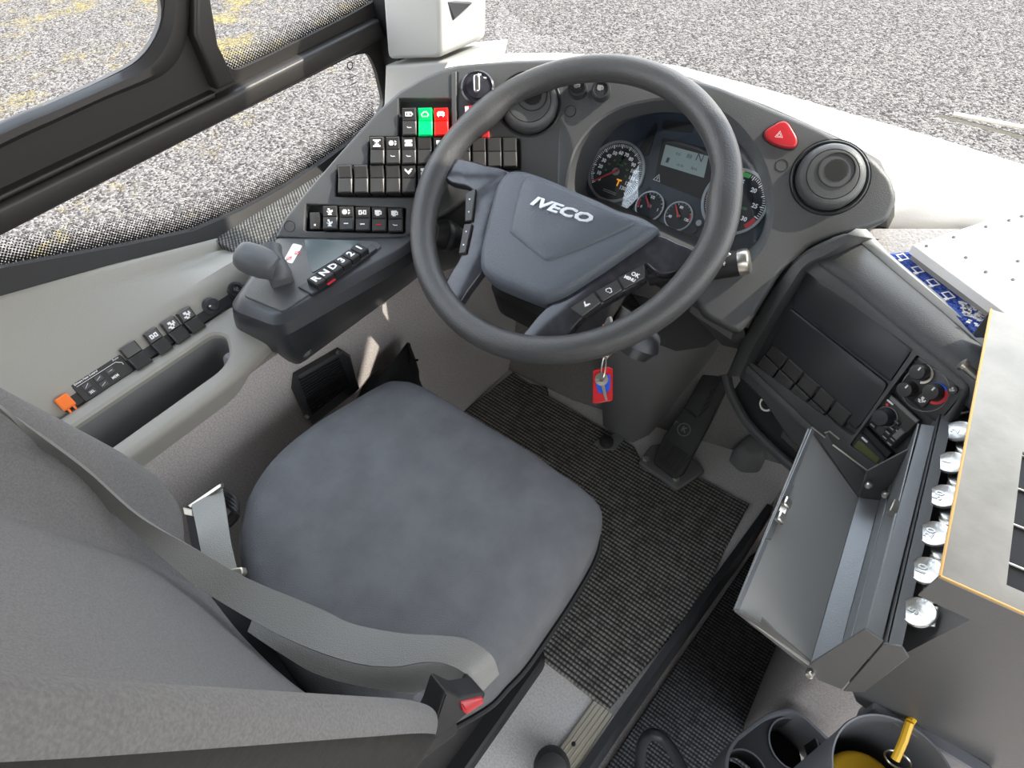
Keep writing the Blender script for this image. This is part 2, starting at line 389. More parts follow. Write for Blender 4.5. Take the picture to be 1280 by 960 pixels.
def icon(bm, pl, u, v, s, kind, h):
    """pictogram printed on a switch"""
    g = ICONS[kind]; n = max(len(r) for r in g); c = s/n
    for j, row in enumerate(g):
        i = 0
        while i < len(row):
            if row[i] == '#':
                k = i
                while k < len(row) and row[k] == '#': k += 1
                cap(bm, ringverts(bm, pl, rect(u+(i-n/2)*c, v+(len(g)/2-j-1)*c, u+(k-n/2)*c, v+(len(g)/2-j)*c), h)); i = k
            else: i += 1
def rocker(parent, pl, u0, u1, v0, v1, m='switch', ic=None, ic2=None, h0=-.012, h=.010, label=None, name='rocker_switch', red2=False):
    """two-part rocker switch: tilted upper half with its pictogram, stepped lower half"""
    bm = B(); g = (u1-u0)*.03; u0 += g; u1 -= g; vm = v0+(v1-v0)*.54; c = .0018
    def half(va, vb, ha, hb):
        p = rect(u0, va, u1, vb)
        lo = ringverts(bm, pl, p, h0)
        mid = [bm.verts.new(pl.w(a, b, (ha if b == va else hb)-c)) for a, b in p]
        q = inset(p, c); top = [bm.verts.new(pl.w(a, b, ha if abs(b-va) < abs(b-vb) else hb)) for a, b in q]
        bridge(bm, lo, mid); bridge(bm, mid, top); cap(bm, top); cap(bm, list(reversed(lo)))
    half(v0, vm, h+.0045, h); half(vm, v1, h-.0015, h+.001)
    o = obj(name, bm, m, parent, label, smooth=False)
    if ic:
        bm = B(); icon(bm, pl, (u0+u1)/2, vm+(v1-vm)*.5, (u1-u0)*.55, ic, h+.0006); obj('symbol', bm, 'white', o, smooth=False, recalc=False)
    if ic2:
        bm = B(); icon(bm, pl, (u0+u1)/2, v0+(vm-v0)*.5, (u1-u0)*(.55 if ic2 == 'seat' else .32), ic2, h+.0038); obj('symbol', bm, 'red' if red2 else 'white', o, smooth=False, recalc=False)
    return o
def ribbon(bm, A, Bp, k=6, th=.0016):
    """belt webbing between two edge curves"""
    a = spline(A, k); b = spline(Bp, k); secs = []
    for i in range(len(a)):
        t = (a[min(i+1, len(a)-1)]-a[max(i-1, 0)]); n = t.cross(b[i]-a[i]).normalized()*th
        secs.append([a[i]+n, a[i]*.5+b[i]*.5+n*1.5, b[i]+n, b[i]-n, a[i]*.5+b[i]*.5-n, a[i]-n])
    loft(bm, secs, closed=True)
# ================================================================== PLANES OF THE CAB
W = Pl(Dp(470, 190, 1.15), (.431, -.559, .707))                   # left wing of the dash, turned to the driver
_ay, _ae = R(20), R(45)
F = Pl(W.pt(700, 150), (math.sin(_ay)*math.cos(_ae), -math.cos(_ay)*math.cos(_ae), math.sin(_ae)))   # face around the instruments
D = Pl((-.397, .955, .692), (0, -.766, .643))                     # instrument cluster
_pe = R(25); _h = nrm(-.43, -.9, 0)
PO = Pl(Dp(1050, 430, 1.05), _h*math.cos(_pe)+V((0, 0, math.sin(_pe))))   # centre console face, turned to the driver
T = Pl((-.75, .45, .66), (0, 0, 1), (0, 1, 0))                    # top of the gear console
SW = Pl((-.454, .689, .761), (0, -.5, .866), (0, 1, 0))           # steering wheel
LW = Pl((-1.0, .4, .8), (1, 0, 0))                                # left window: u runs to the front
LW.u = V((0, 1, 0)); LW.v = V((0, 0, 1))
FL = Pl((0, 0, 0), (0, 0, 1), (0, 1, 0))                          # platform floor
# ================================================================== OUTSIDE
bm = B(); slab(bm, Pl((0, 0, -1.25), (0, 0, 1), (0, 1, 0)), rect(-40, -30, 40, 60), -.2, 0)
g = obj('ground', bm, 'gravel'); struct(g)
# ================================================================== FLOORS, WALLS, ROOF
STEP = [(-.035+.03, .9), (-.035, .636), (-.062, .235), (-.09, -.3), (-.14, -1.2)]
bm = B(); slab(bm, FL, [(-1.0, -1.2), (-.14, -1.2), (-.09, -.3), (-.062, .235), (-.035, .636), (-.01, .92), (-.01, 1.3), (-1.0, 1.3)], -.24, 0, .004)
struct(obj('floor', bm, 'vinyl'))
bm = B(); slab(bm, FL, rect(-.5, -1.2, 1.45, 1.3), -.35, -.255)
struct(obj('floor_aisle', bm, 'wallcarpet'))
bm = B()                                                          # lining of the driver's side, foot of the wall, and the outer skin
slab(bm, Pl((0, 0, 0), (0, 0, 1), (0, 1, 0)), rect(-.80, -1.2, -.757, 1.0), 0, .56)
slab(bm, FL, rect(-1.06, -1.2, -1.02, 1.2), -1.0, .62)
struct(obj('wall_left', bm, 'wallcarpet'))
bm = B()                                                          # front of the foot well, curving up to the dash
sec = []
for x, yb in ((-.757, .905), (-.55, .92), (-.30, .98), (.0, 1.06), (.45, 1.10)):
    sec.append([V((x, yb, 0)), V((x, yb+.03, .10)), V((x, yb+.06, .25)), V((x, yb+.05, .42)), V((x, yb-.02, .56)), V((x, yb+.12, .60)), V((x, yb+.30, .3)), V((x, yb+.30, -.2)), V((x, yb, -.2))])
loft(bm, sec, closed=True); slab(bm, FL, rect(.45, 1.12, 1.5, 1.2), -1.0, .66); struct(obj('wall_front', bm, 'lining_shaded'))
bm = B(); slab(bm, FL, rect(-1.02, -1.26, 1.5, -1.2), -1.0, 1.25)
slab(bm, FL, rect(-1.02, -1.26, -.9, -1.2), 1.25, 1.75); slab(bm, FL, rect(.25, -1.26, .3, -1.2), 1.25, 1.75)
struct(obj('wall_back', bm, 'grey'))
bm = B(); slab(bm, FL, rect(1.45, -1.2, 1.5, -.35), -1.0, .8); slab(bm, FL, rect(1.45, -.42, 1.5, -.35), .8, 1.75)
struct(obj('wall_right', bm, 'grey'))
SUN = nrm(.50, .52, .69)
# unseen roof: front edge shaped to throw shade across wing, wheel and console
roof = [(-1.06, -1.26), (1.5, -1.26), (1.5, 1.57), (.76, 1.57)]
for p in reversed([(-.83, .50, .70), (-.60, .74, .80), (-.25, .84, .84), (-.10, .84, .68)]): t = (1.75-p[2])/SUN.z; roof.append((p[0]+SUN.x*t, p[1]+SUN.y*t))
roof.append((-1.06, 1.05))
bm = B(); slab(bm, FL, roof, 1.75, 1.82)
struct(obj('ceiling', bm, 'grey'))
# carpet, mat, edging
bm = B(); slab(bm, Pl((0, 0, -.25), (0, 0, 1), (0, 1, 0)), [(-.055, .1), (-.02, .636), (.0, .93), (.02, 1.0), (.17, 1.0), (.185, .70), (.19, .52), (.30, .1), (.35, -.9), (-.1, -.9)], -.005, .006, .003)
tag(obj('aisle_carpet', bm, 'carpet'), 'dark ribbed carpet on the lower step beside the driver platform', 'carpet')
bm = B()
mp = [FL.uv(*q) for q in ((641, 467), (662, 481), (684, 486), (686, 497), (742, 530), (770, 545), (792, 560), (800, 575), (846, 600), (872, 598), (936, 632), (905, 690), (880, 748), (760, 889), (668, 818), (712, 746))]
mp += [(-.27, .44), (-.30, .50), (-.75, .50), FL.uv(588, 510)]
slab(bm, FL, mp, 0, .010, .004)
tag(obj('floor_mat', bm, 'mat'), 'black ribbed floor mat under the pedals, cut around the seat base', 'mat')
bm = B()
a = [V((-.060, .33, 0)), V((-.30, -1.1, 0))]
d0 = Zp(843, 700, .0); prof = [(-.046, .000), (-.046, .004)]
for i in range(5): prof += [(-.044+i*.0085, .0055), (-.0385+i*.0085, .0055), (-.0375+i*.0085, .003)]
prof += [(0.0, .004), (.004, 0), (.004, -.03), (0, -.03), (-.004, -.004)]
def edge_at(t): return V((-.062+(.335-t)*-.06, t, 0))
loft(bm, [[V((edge_at(t).x-.004+x, t, z)) for x, z in prof] for t in (.335, .1, -.3, -1.1)], closed=True)
tr = obj('trim_1', bm, 'alu'); struct(tr)
bm = B(); lathe(bm, Pl(Zp(717, 930, .006), (0, 0, 1), (0, 1, 0)), 0, 0, [(.004, -.002), (.004, .001), (.002, .0018)], 10); obj('screw', bm, 'deep', tr)
bm = B(); loft(bm, [[V((x-.010, y, .012)), V((x+.004, y, .012)), V((x+.008, y, -.03)), V((x+.004, y, -.24)), V((x-.002, y, -.24)), V((x-.006, y, -.004))] for x, y in ((-.066+.003, .2), (-.056, .335), (-.035, .636), (-.012, .92))], closed=True)
struct(obj('trim_2', bm, 'dash2'))
# ================================================================== LEFT WINDOW
def Y2(p): return [(q[0]-.0, q[1]) for q in p]
def lw(pts): return [LW.uv(*q) for q in pts]
sill = lw([(-150, 401), (0, 361), (130, 325), (269, 291), (330, 262), (400, 210), (470, 160)])
outer = [(-.9, 1.02)] + [(u, v-.012) for u, v in sill] + [(.93, .60), (.97, .60), (.97, 1.9), (-.9, 1.9)]
o1 = rnd(lw([(-260, 278), (0, 155), (60, 130), (120, 104), (170, 78), (192, 52), (204, 18)])+[(.42, 1.75), (-.6, 1.75)], .03, 3)
o2 = rnd(lw([(246, -10), (258, 38), (272, 74), (292, 90), (330, 73), (372, 52), (430, 23), (474, -2)])+[(.88, 1.75), (.52, 1.75)], .02, 3)
o3 = rnd(lw([(-40, 342), (0, 333), (156, 305), (240, 287), (300, 262), (350, 235), (400, 203), (470, 152), (480, 128), (470, 86), (460, 66), (440, 70), (400, 90), (200, 191), (0, 294), (-40, 316)]), .012, 3)
bm = B(); slab_holes(bm, LW, outer, [o1, o2, o3], -.009, 0)
win = struct(obj('window_1', bm, 'frame'))
# raised frame of the sliding pane and its rails
def prism_between(bm, P, n, dep, r=.004):
    pl = Pl(P[0], n); slab(bm, pl, [((q-pl.o).dot(pl.u), (q-pl.o).dot(pl.v)) for q in P], 0, dep, r, 2)
def lwslab(bm, pts, h0, h1, ch=.003): slab(bm, LW, lw(pts), h0, h1, ch, 3)
bm = B()
lwslab(bm, [(-200, 262+76), (0, 246), (262, 121), (465, 22), (474, 44), (400, 82), (0, 286), (-200, 382)], 0, .022, .008)
obj('rail', bm, 'frame', win)
bm = B(); lwslab(bm, [(-200, 335), (0, 237), (0, 246), (-200, 345)][0:0] or [(-200, 332), (0, 236), (262, 112), (262, 119), (0, 245), (-200, 341)], 0, .016, .003)
obj('rail', bm, 'frame', win)
bm = B()
rim_o = lw([(-260, 262), (0, 141), (60, 116), (120, 92), (178, 68), (203, 38), (214, 0), (216, -60)])
ri = lw([(-260, 278), (0, 155), (60, 130), (120, 104), (170, 78), (192, 52), (204, 18), (206, -60)])
ra_ = spl2(lw([(-260, 310), (0, 182), (60, 154), (130, 122), (200, 92), (226, 58), (233, 10), (232, -60)]), 5, False); rb_ = spl2(ri, 5, False)
loft(bm, [[LW.w(*a, .0), LW.w(*a, .008), LW.w(a[0]*.7+b[0]*.3, a[1]*.7+b[1]*.3, .013), LW.w(a[0]*.3+b[0]*.7, a[1]*.3+b[1]*.7, .012), LW.w(*b, .002), LW.w(*b, -.006)] for a, b in zip(ra_, rb_)], closed=True)
obj('sash_frame', bm, 'frame', win)
bm = B(); lwslab(bm, [(233, -60), (233, 40), (262, 108), (285, 98), (262, 52), (243, -60)], 0, .024, .006); obj('post', bm, 'frame', win)
bm = B(); slab(bm, LW, [(-.88, .6), (.96, .6), (.96, 1.88), (-.88, 1.88)], -.013, -.0095); obj('glass', bm, 'glass', win, smooth=False)
# sill seal (black rubber) below the lower pane
bm = B(); q1 = lw([(-150, 371), (0, 333), (156, 305), (240, 287), (300, 262), (350, 235), (400, 203), (470, 152)]); q2 = lw([(-150, 401), (0, 361), (130, 325), (262, 294), (318, 268), (372, 236), (412, 214), (476, 166)])
loft(bm, [[LW.w(*a, 0), LW.w(*a, .006), LW.w(*b, .018), LW.w(b[0], b[1]-.01, .012), LW.w(b[0], b[1]-.01, 0)] for a, b in zip(q1, q2)], closed=True); obj('seal', bm, 'deep', win)
def dot_strip(lo, hi):
    bm = B(); uvl = bm.loops.layers.uv.new('UVMap'); a = spline([LW.w(*q, -.008) for q in lw(lo)], 6); b = spline([LW.w(*q, -.008) for q in lw(hi)], 6)
    ra = [bm.verts.new(p) for p in a]; rb = [bm.verts.new(p) for p in b]
    for i in range(len(ra)-1):
        f = bm.faces.new((ra[i], ra[i+1], rb[i+1], rb[i]))
        for l, y in zip(f.loops, (0, 0, 1, 1)): l[uvl].uv = (0, y)
    obj('dot_screen', bm, 'dots', win, smooth=False)
bm = B(); u_, v_ = LW.uv(441, 83); annulus(bm, LW, u_, v_, .0055, .0075, -.008, -.0072, 24)
for k_ in range(2): slab(bm, LW, rect(u_-.012, v_-.022-.012*k_, u_+.010, v_-.0205-.012*k_), -.008, -.0072)
obj('glass_mark', bm, 'frame', win, 'small printed mark')
dot_strip([(0, 333), (156, 305), (240, 287), (300, 262), (350, 235), (400, 203), (472, 150)], [(0, 288), (140, 264), (228, 246), (288, 224), (338, 200), (386, 172), (468, 112)])
dot_strip([(280, 98), (330, 74), (372, 53), (430, 24), (474, 0)], [(262, 60), (318, 40), (362, 18), (420, -10), (466, -34)])
# ================================================================== A-PILLAR
px0 = -.80
bm = B()
def box3(bm, pts, n, dep, r=.004, k=2): prism_between(bm, [V(p) for p in pts], n, dep, r)
PIL = Pl((-.88, .83, .86), (0, -1, .06), (0, 0, 1))
slab(bm, PIL, rnd(PIL.uvs([(484, 75), (551, 73), (545, -160), (466, -160)]), .016, 4), -.12, 0, .008, 3)
pil = struct(obj('trim_3', bm, 'pillar'))
bm = B(); slab(bm, PIL, PIL.uvs([(479, 83), (572, 77), (560, 160), (476, 170)]), -.14, -.004, .006, 3); obj('pillar_foot', bm, 'pillar', pil)
bm = B(); XR = Pl((-.815, .88, .95), (1, -.12, 0)); slab(bm, XR, XR.uvs([(551, -2), (586, 2), (562, 24)]), 0, .012, .003); obj('bracket', bm, 'dash2', pil)
bm = B(); slab(bm, Pl((0, 0, 0), (0, 0, 1), (0, 1, 0)), [(-1.0, .86), (-.955, .86), (-.952, .99), (-1.0, .99)], .55, 1.9, 0); obj('seal', bm, 'deep', pil)
# ================================================================== SIDE CONSOLE (grey armrest trim with storage bin) along the left wall
side = thing('side_console', (-.86, 0, .55), 'grey plastic armrest trim with an open storage bin below the left window', 'side console')
def sillz(y):
    pts = [(-1.2, 1.08), (-.2, .82), (.094, .734), (.23, .698), (.41, .643), (.55, .640), (.7, .65)]
    for (a, za), (b, zb) in zip(pts, pts[1:]):
        if y <= b: return za+(zb-za)*(y-a)/(b-a)
    return pts[-1][1]
bm = B(); secs = []
for y in (-.7, -.4, -.2, 0, .08, .15, .23, .30, .36, .40, .415):
    z = sillz(y); f = max(0, (y-.30)/.115)
    s = [(-1.0, z-.002), (-.985, z+.0), (-.974, z-.006), (-.968, z-.018), (-.955, max(z-.030, .632)), (-.90, .648+max(0, (z-.67)*.12)), (-.885, .638), (-.880, .628), (-.872, .612), (-.868, .600), (-.868, .50), (-1.0, .50)]
    secs.append([V((x, y, min(zz, z+.0))) for x, zz in s])
loft(bm, secs, closed=True); obj('armrest_panel', bm, 'grey', side)
# bin rim: plate tilted towards the driver with a long opening
BN = Pl((-.80, 0, .5875), (.24, 0, .97), (0, 1, 0))
def bn(pts): return [BN.uv(*q) for q in pts]
uo = (V((-.864, 0, .602))-BN.o).dot(BN.u); ui = (V((-.748, 0, .574))-BN.o).dot(BN.u)
outer = rnd([(uo, -.7), (ui, -.7), (ui, .24), (ui-.02, .335), (ui-.05, .37), (uo+.02, .362), (uo, .33)], .03, 4)
hole = rnd([(uo+.027, -.6), (ui-.029, -.6), (ui-.029, .235), (ui-.040, .262), (uo+.045, .282), (uo+.027, .27)], .014, 3)
bm = B(); slab_holes(bm, BN, outer, [hole], -.012, .006, .012, 4, .004)
for r0, r1, z0, z1 in ((0, 0, -.012, -.075),):
    a = ringverts(bm, BN, ccw(outer), -.012); b = ringverts(bm, BN, ccw(outer), -.075); bridge(bm, a, b)
obj('bin_rim', bm, 'grey', side)
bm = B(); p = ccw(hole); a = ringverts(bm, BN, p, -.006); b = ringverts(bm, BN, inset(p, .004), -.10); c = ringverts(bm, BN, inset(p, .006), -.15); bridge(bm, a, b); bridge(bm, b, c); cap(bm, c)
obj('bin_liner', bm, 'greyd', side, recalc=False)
bm = B(); lathe(bm, BN, ui-.043, .262, [(.012, -.07), (.0125, -.02), (.011, -.006), (.006, .001)], 16); obj('bin_peg', bm, 'greyd', side)
# control strip recessed between panel and rim
SS = Pl((-.874, .2, .614), (.78, 0, .62), (0, 1, 0))
bm = B(); u0 = -.016; slab(bm, SS, rnd([(u0, -.155), (.014, -.155), (.014, .17), (u0, .19)], .004, 2), -.02, .0015, .001); obj('control_strip', bm, 'dash2', side)
def along(px, py): return SS.uv(px, py)[1]
# four mirror / blind switches
for (p0, p1, ic) in (((147, 440), (168, 425), None), ((172, 416), (189, 403), 'mirror'), ((192, 401), (209, 386), 'fan'), ((210, 386), (228, 374), 'fan')):
    v0 = along(*p0); v1 = along(*p1)
    q = Pl(SS.o, SS.n); q.u = SS.v; q.v = -SS.u
    rocker(side, q, v0+.001, v1-.001, -.019, .020, 'switch', ic, None, -.005, .013)
v = along(264, 384); bm = B()
lathe(bm, SS, -.003, v, [(.013, 0), (.0135, .004), (.010, .006), (.0085, .007), (.0105, .018), (.009, .022), (.002, .023)], 20); o = obj('mirror_knob', bm, 'dash2', side)
bm = B(); slab(bm, SS, rect(-.004, v-.008, -.002, v), .021, .0226); obj('pointer', bm, 'white', o)
v = along(290, 357); bm = B(); lathe(bm, SS, -.003, v, [(.0125, 0), (.0135, .003), (.0115, .006), (.0085, .0065), (.0085, .004), (.0, .0045)], 20); slab(bm, SS, rect(-.009, v-.014, .007, v-.009), 0, .004, .001); o = obj('socket_cover', bm, 'dash2', side)
bm = B(); icon(bm, SS, -.003, v, .008, 'fan', .0062); obj('symbol', bm, 'greyd', o, recalc=False)
# heater keypad
va, vb = along(93, 488), along(147, 440); L = vb-va
bm = B(); slab(bm, SS, rnd(rect(-.0165, va, .016, vb), .002, 2), 0, .004, .001); kp = obj('heater_keypad', bm, 'switch', side, 'dark heater keypad with small square buttons')
bm = B(); KS = Pl(SS.o, SS.n); KS.u = SS.v; KS.v = -SS.u
text(bm, 'Drivers Heat Control', KS, va+L*.28, .0125, .0040, .0045, .0001, bold=.0001); text(bm, 'Auto', KS, va+L*.88, .0128, .0046, .0045, .0001)
slab(bm, KS, rect(va+L*.06, .0085, va+L*.84, .0091), .004, .0044); slab(bm, KS, [(va+L*.84, .0085), (va+L*.92, .0035), (va+L*.92, .0), (va+L*.93, .0), (va+L*.93, .0038), (va+L*.845, .0092)], .004, .0044)
obj('legend', bm, 'white', kp, smooth=False)
for i in range(3):
    for j in range(2):
        uu = va+L*(.20+.235*i); vv = .0025-j*.0105
        bm = B(); slab(bm, KS, rnd(rect(uu-.0055, vv-.004, uu+.0055, vv+.004), .001, 2), .004, .006, .0006); k = obj('key', bm, 'dash', kp)
        bm = B()
        if (i, j) == (0, 1): text(bm, 'SEL', KS, uu, vv, .005, .0062, .0001, bold=.0001)
        elif (i, j) == (2, 1): text(bm, 'MEM', KS, uu, vv, .005, .0062, .0001, bold=.0001)
        else: cap(bm, ringverts(bm, KS, [(uu-.004, vv-.002+.001*i), (uu-.0035, vv-.0022+.001*i), (uu+.003, vv+.0018-.001*i), (uu+.003, vv+.0025-.001*i)], .0062))
        obj('symbol', bm, 'white', k, smooth=False, recalc=False)
# orange interlock plug
v = along(77, 497); bm = B(); slab(bm, KS, rnd(rect(v-.010, -.010, v+.008, .010), .002, 2), .002, .012, .002); slab(bm, KS, rect(v-.006, -.020, v-.003, -.010), .004, .007); slab(bm, KS, rect(v+.002, -.020, v+.005, -.010), .004, .007)
obj('orange_plug', bm, 'orange', side, 'orange plug')
# ribbed cloth patch in the corner behind the console
bm = B(); P = [(-1.0, .405), (-.985, .395), (-.885, .40), (-.86, .50), (-.84, .62), (-.86, .80), (-1.0, .84)]
top = [bm.verts.new((x, y, sillz(y)-.004+(.05 if x > -.9 and y > .5 else 0))) for x, y in P]; lo = [bm.verts.new((x, y, .5)) for x, y in P]
bridge(bm, lo, top); cap(bm, top); cap(bm, lo); tag(obj('corner_cloth', bm, 'ribcloth'), 'ribbed grey cloth patch in the corner between window and dashboard', 'cloth')
# ================================================================== GEAR CONSOLE
gear = thing('gear_console', (-.78, .45, .5), 'black gear selector console with lettered push buttons beside the steering wheel', 'gear console')
topo = [(-.876, .455), (-.800, .310), (-.715, .326), (-.682, .55), (-.684, .60), (-.86, .60)]
low = [(-.885, .44), (-.872, .322), (-.756, .340), (-.750, .62), (-.752, .66), (-.88, .66)]
bm = B(); secs = []
def xy(pts, z, k=0): return [V((a, b, z)) for a, b in rnd(pts, .022, 4)]
secs.append(xy(inset(ccw(topo), .004), .6605)); secs.append(xy(topo, .659)); secs.append(xy(inset(ccw(topo), -.010), .650)); secs.append(xy(inset(ccw(topo), -.014), .632))
mid = [(a*.45+c*.55, b*.45+d*.55) for (a, b), (c, d) in zip(ccw(topo), ccw(low))]
secs.append(xy(inset(mid, -.012), .57)); secs.append(xy(inset(ccw(low), -.002), .512)); secs.append(xy(inset(ccw(low), .006), .504))
loft(bm, secs, closed=True); obj('body', bm, 'dash2', gear)
bm = B(); tp = T.uvs([(347, 299), (305, 371), (354, 391), (478, 310), (470, 303)])
slab(bm, T, rnd(tp, .006, 3), -.002, .003, .001); obj('top_plate', bm, 'dash', gear)
bm = B(); slab(bm, T, rnd(T.uvs([(381, 301), (384, 322), (391, 344), (452, 307), (448, 303)]), .006, 3), .002, .0042, .0005); obj('window_inlay', bm, 'inlay', gear, 'scratched glossy inlay')
bm = B(); slab(bm, T, T.uvs([(374, 362), (391, 371), (472, 314), (466, 308)]), .002, .006, .001); obj('button_strip', bm, 'dash2', gear)
for i, s in enumerate('RND321'):
    t = i/5; cx = 396+t*(450-396); cy = 352.5+t*(313.5-352.5); uc, vc = T.uv(cx, cy, .01)
    bm = B(); sz = .0105; slab(bm, T, rnd(rect(uc-.0125, vc-.0088, uc+.0125, vc+.0088), .002, 2), .004, .016, .0015); k = obj('gear_button', bm, 'deep', gear)
    bm = B(); text(bm, s, T, uc, vc, .018, .0163, .0001, rot=R(90), bold=.0006); obj('letter', bm, 'white', k, smooth=False)
    if s == 'N':
        bm = B(); cap(bm, ringverts(bm, T, rect(uc+.012, vc-.010, uc+.017, vc+.006), .0065)); obj('marking', bm, 'needle', gear, recalc=False)
bm = B(); cap(bm, ringverts(bm, T, rnd(T.uvs([(367, 306), (379, 309), (366, 332), (355, 328)]), .004, 3), .0034)); st = obj('sticker', bm, 'sticker', gear, 'white sticker with red print', recalc=False)
bm = B(); uc, vc = T.uv(367, 319, .0036)
for dv in (-.010, .008):
    annulus(bm, T, uc, vc+dv, .0035, .0045, .0034, .0037, 20); slab(bm, T, rect(uc-.001, vc+dv-.006, uc+.001, vc+dv+.006), .0034, .0037)
obj('symbol', bm, 'stickred', st, smooth=False)
SD = Pl((-.750, .36, .53), (.86, -.3, .35)); bm = B(); u, v = SD.uv(379, 437); lathe(bm, SD, u, v, [(.011, .012), (.009, .013), (.006, .006), (.0, .006)], 20); o = obj('screw_well', bm, 'dash', gear)
bm = B(); lathe(bm, SD, u, v, [(.006, .006), (.005, .0135), (.002, .0145), (.0, .0125)], 16); obj('screw', bm, 'steel', o)
# parking brake lever
brk = thing('parking_brake_lever', tuple(T.pt(352, 352)), 'grey knob of the parking brake lever on the corner of the gear console', 'lever')
u, v = T.uv(352, 350); bm = B()
BK = Pl(T.w(u, v, 0), (0, 0, 1), (.5, 1, 0))
slab(bm, BK, rnd(rect(-.024, -.018, .018, .018), .006, 3), 0, .020, .003, 3)
obj('base', bm, 'leveror', brk)
bm = B(); a = BK.w(.006, -.004, .022); pts = spline([BK.w(.022, 0, .018), BK.w(.012, .0, .032), BK.w(-.004, .0, .042), BK.w(-.020, .004, .050)], 4)
tube(bm, pts, [.017, .0185, .0185, .018, .0175, .017, .0165, .016, .0155, .015, .015, .015, .015], 14); obj('shank', bm, 'leveror', brk)
kn = Dp(321, 326, (T.pt(352, 350)-CAM).length-.035)
KN = Pl(kn, (.62, -.45, .55)); KN2 = Pl(kn, (-.62, -.45, .30)); bm = B()
a = V((.35, .25, -.55)).normalized()
ax = (BK.w(-.012, .003, .05)-kn); ax = V((.80, .35, -.28)).normalized(); s1 = V((0, 0, 1)).cross(ax).normalized(); s2 = ax.cross(s1); secs = []
for t, rx, rz in ((-.030, .012, .011), (-.028, .018, .0165), (-.020, .0215, .020), (-.005, .023, .0215), (.012, .0225, .021), (.024, .020, .018), (.030, .016, .015)):
    secs.append([kn+ax*t+s1*rx*math.copysign(abs(math.cos(w))**.75, math.cos(w))+s2*rz*math.copysign(abs(math.sin(w))**.75, math.sin(w)) for w in [2*math.pi*i/20 for i in range(20)]])
loft(bm, secs, closed=True); obj('knob', bm, 'leveror', brk, ang=60)
# ================================================================== DASHBOARD
dash = thing('dashboard', (-.45, .85, .6), 'black curved dashboard wrapping around the driver behind the steering wheel', 'dashboard')
w_out = [(572, 81), (550, 87), (528, 96), (500, 112), (470, 139), (444, 168), (420, 195), (400, 218), (380, 241), (355, 272), (343, 297), (420, 302), (486, 305), (520, 292), (580, 252), (655, 240), (700, 244), (712, 210), (712, 150), (712, 72), (640, 75), (600, 78)]
bank = [(498, 123), (567, 123), (567, 171), (650, 173), (651, 213), (546, 210), (546, 247), (419, 246), (421, 207), (460, 207), (461, 171), (498, 171)]
row4 = [(382, 255), (508, 260), (506, 292), (380, 289)]
vc_ = W.uv(661, 130)
bm = B(); slab_holes(bm, W, W.uvs(w_out), [rnd(W.uvs(bank), .003, 2), rnd(W.uvs(row4), .004, 2), circ(*vc_, .052, 36)], -.06, 0, .007, 4, .0015)
obj('left_wing', bm, 'dash', dash)
bm = B(); slab(bm, W, inset(ccw(W.uvs(bank)), -.004), -.03, -.016); slab(bm, W, inset(ccw(W.uvs(row4)), -.004), -.03, -.020); obj('switch_recess', bm, 'dash2', dash)
def swpx(x0, y0, x1, y1, **k):
    u0, v1 = W.uv(x0, y0); u1, v0 = W.uv(x1, y1); return rocker(dash, W, u0, u1, v0, v1, **k)
swpx(503.4, 137.6, 522.6, 172, ic='door', ic2='tick')
swpx(523, 137.6, 542.4, 172.5, m='green', ic='ring', label='bright green rocker switch')
swpx(542.6, 137.6, 562, 172.5, m='red', ic='coach', label='bright red rocker switch')
for i, (a, b) in enumerate((('hour', None), ('lamp', 'tick'), ('grid', 'tick'), (None, None), ('cup', None))): swpx(463.5+19.6*i, 173.5, 482.7+19.6*i, 207.3, ic=a, ic2=b)
for i in range(4): swpx(570.5+19.2*i, 174.8, 589.3+19.2*i, 211)
for i in range(6): swpx(423.5+19.8*i, 208.6, 443+19.8*i, 243, ic=('hook' if i == 4 else 'grid' if i == 5 else None))
for i, (a, b) in enumerate((('seat', 'seat'), ('lamp', 'dash'), ('mirror', 'dash'), ('cup', 'dash'), ('cup', 'tick'))): swpx(403+20.4*i, 258+.6*i, 423+20.4*i, 287+.8*i, ic=a, ic2=b, red2=(i == 3), h0=-.02, h=.002)
u0, v1 = W.uv(386, 265); u1, v0 = W.uv(400, 286); bm = B(); slab(bm, W, rnd(rect(u0, v0, u1, v1), .002, 2), -.02, -.002, .002, 2); o = obj('push_button', bm, 'switch', dash)
bm = B(); icon(bm, W, (u0+u1)/2, v0+.007, .003, 'dot', -.0015); obj('symbol', bm, 'white', o, recalc=False)
for q in ((362, 283),): bm = B(); annulus(bm, W, *W.uv(*q), .0088, .0096, -.001, .0006, 28); obj('blanking_plug', bm, 'deep', dash)
# seam strip
bm = B(); a = W.uv(564.5, 92); b = W.uv(571, 90); c = W.uv(571, 172); d = W.uv(565, 172); slab(bm, W, [a, d, c, b], -.002, .004, .0015); obj('seam_strip', bm, 'dash', dash)
bm = B(); slab(bm, W, [W.uv(571, 90), W.uv(573.5, 90), W.uv(573.5, 174), W.uv(571, 174)], -.001, .0008); obj('seam_gap', bm, 'deep', dash)
# light switch knob
u, v = W.uv(597, 110); bm = B(); lathe(bm, W, u, v, [(.0275, 0), (.0275, .004), (.0245, .006), (.0235, .004), (.019, .004), (.0185, .007), (.012, .008), (.0, .008)], 36); kn_ = obj('light_switch', bm, 'gloss', dash)
bm = B(); slab(bm, W, rnd(rect(u-.0055, v-.014, u+.0055, v+.014), .005, 4), .006, .022, .003, 3); obj('grip', bm, 'chrome', kn_)
bm = B(); icon(bm, W, u+.004, v+.0185, .006, 'lamp', .0072); icon(bm, W, u+.013, v+.013, .005, 'lamp', .0072); obj('symbol', bm, 'white', kn_, recalc=False)
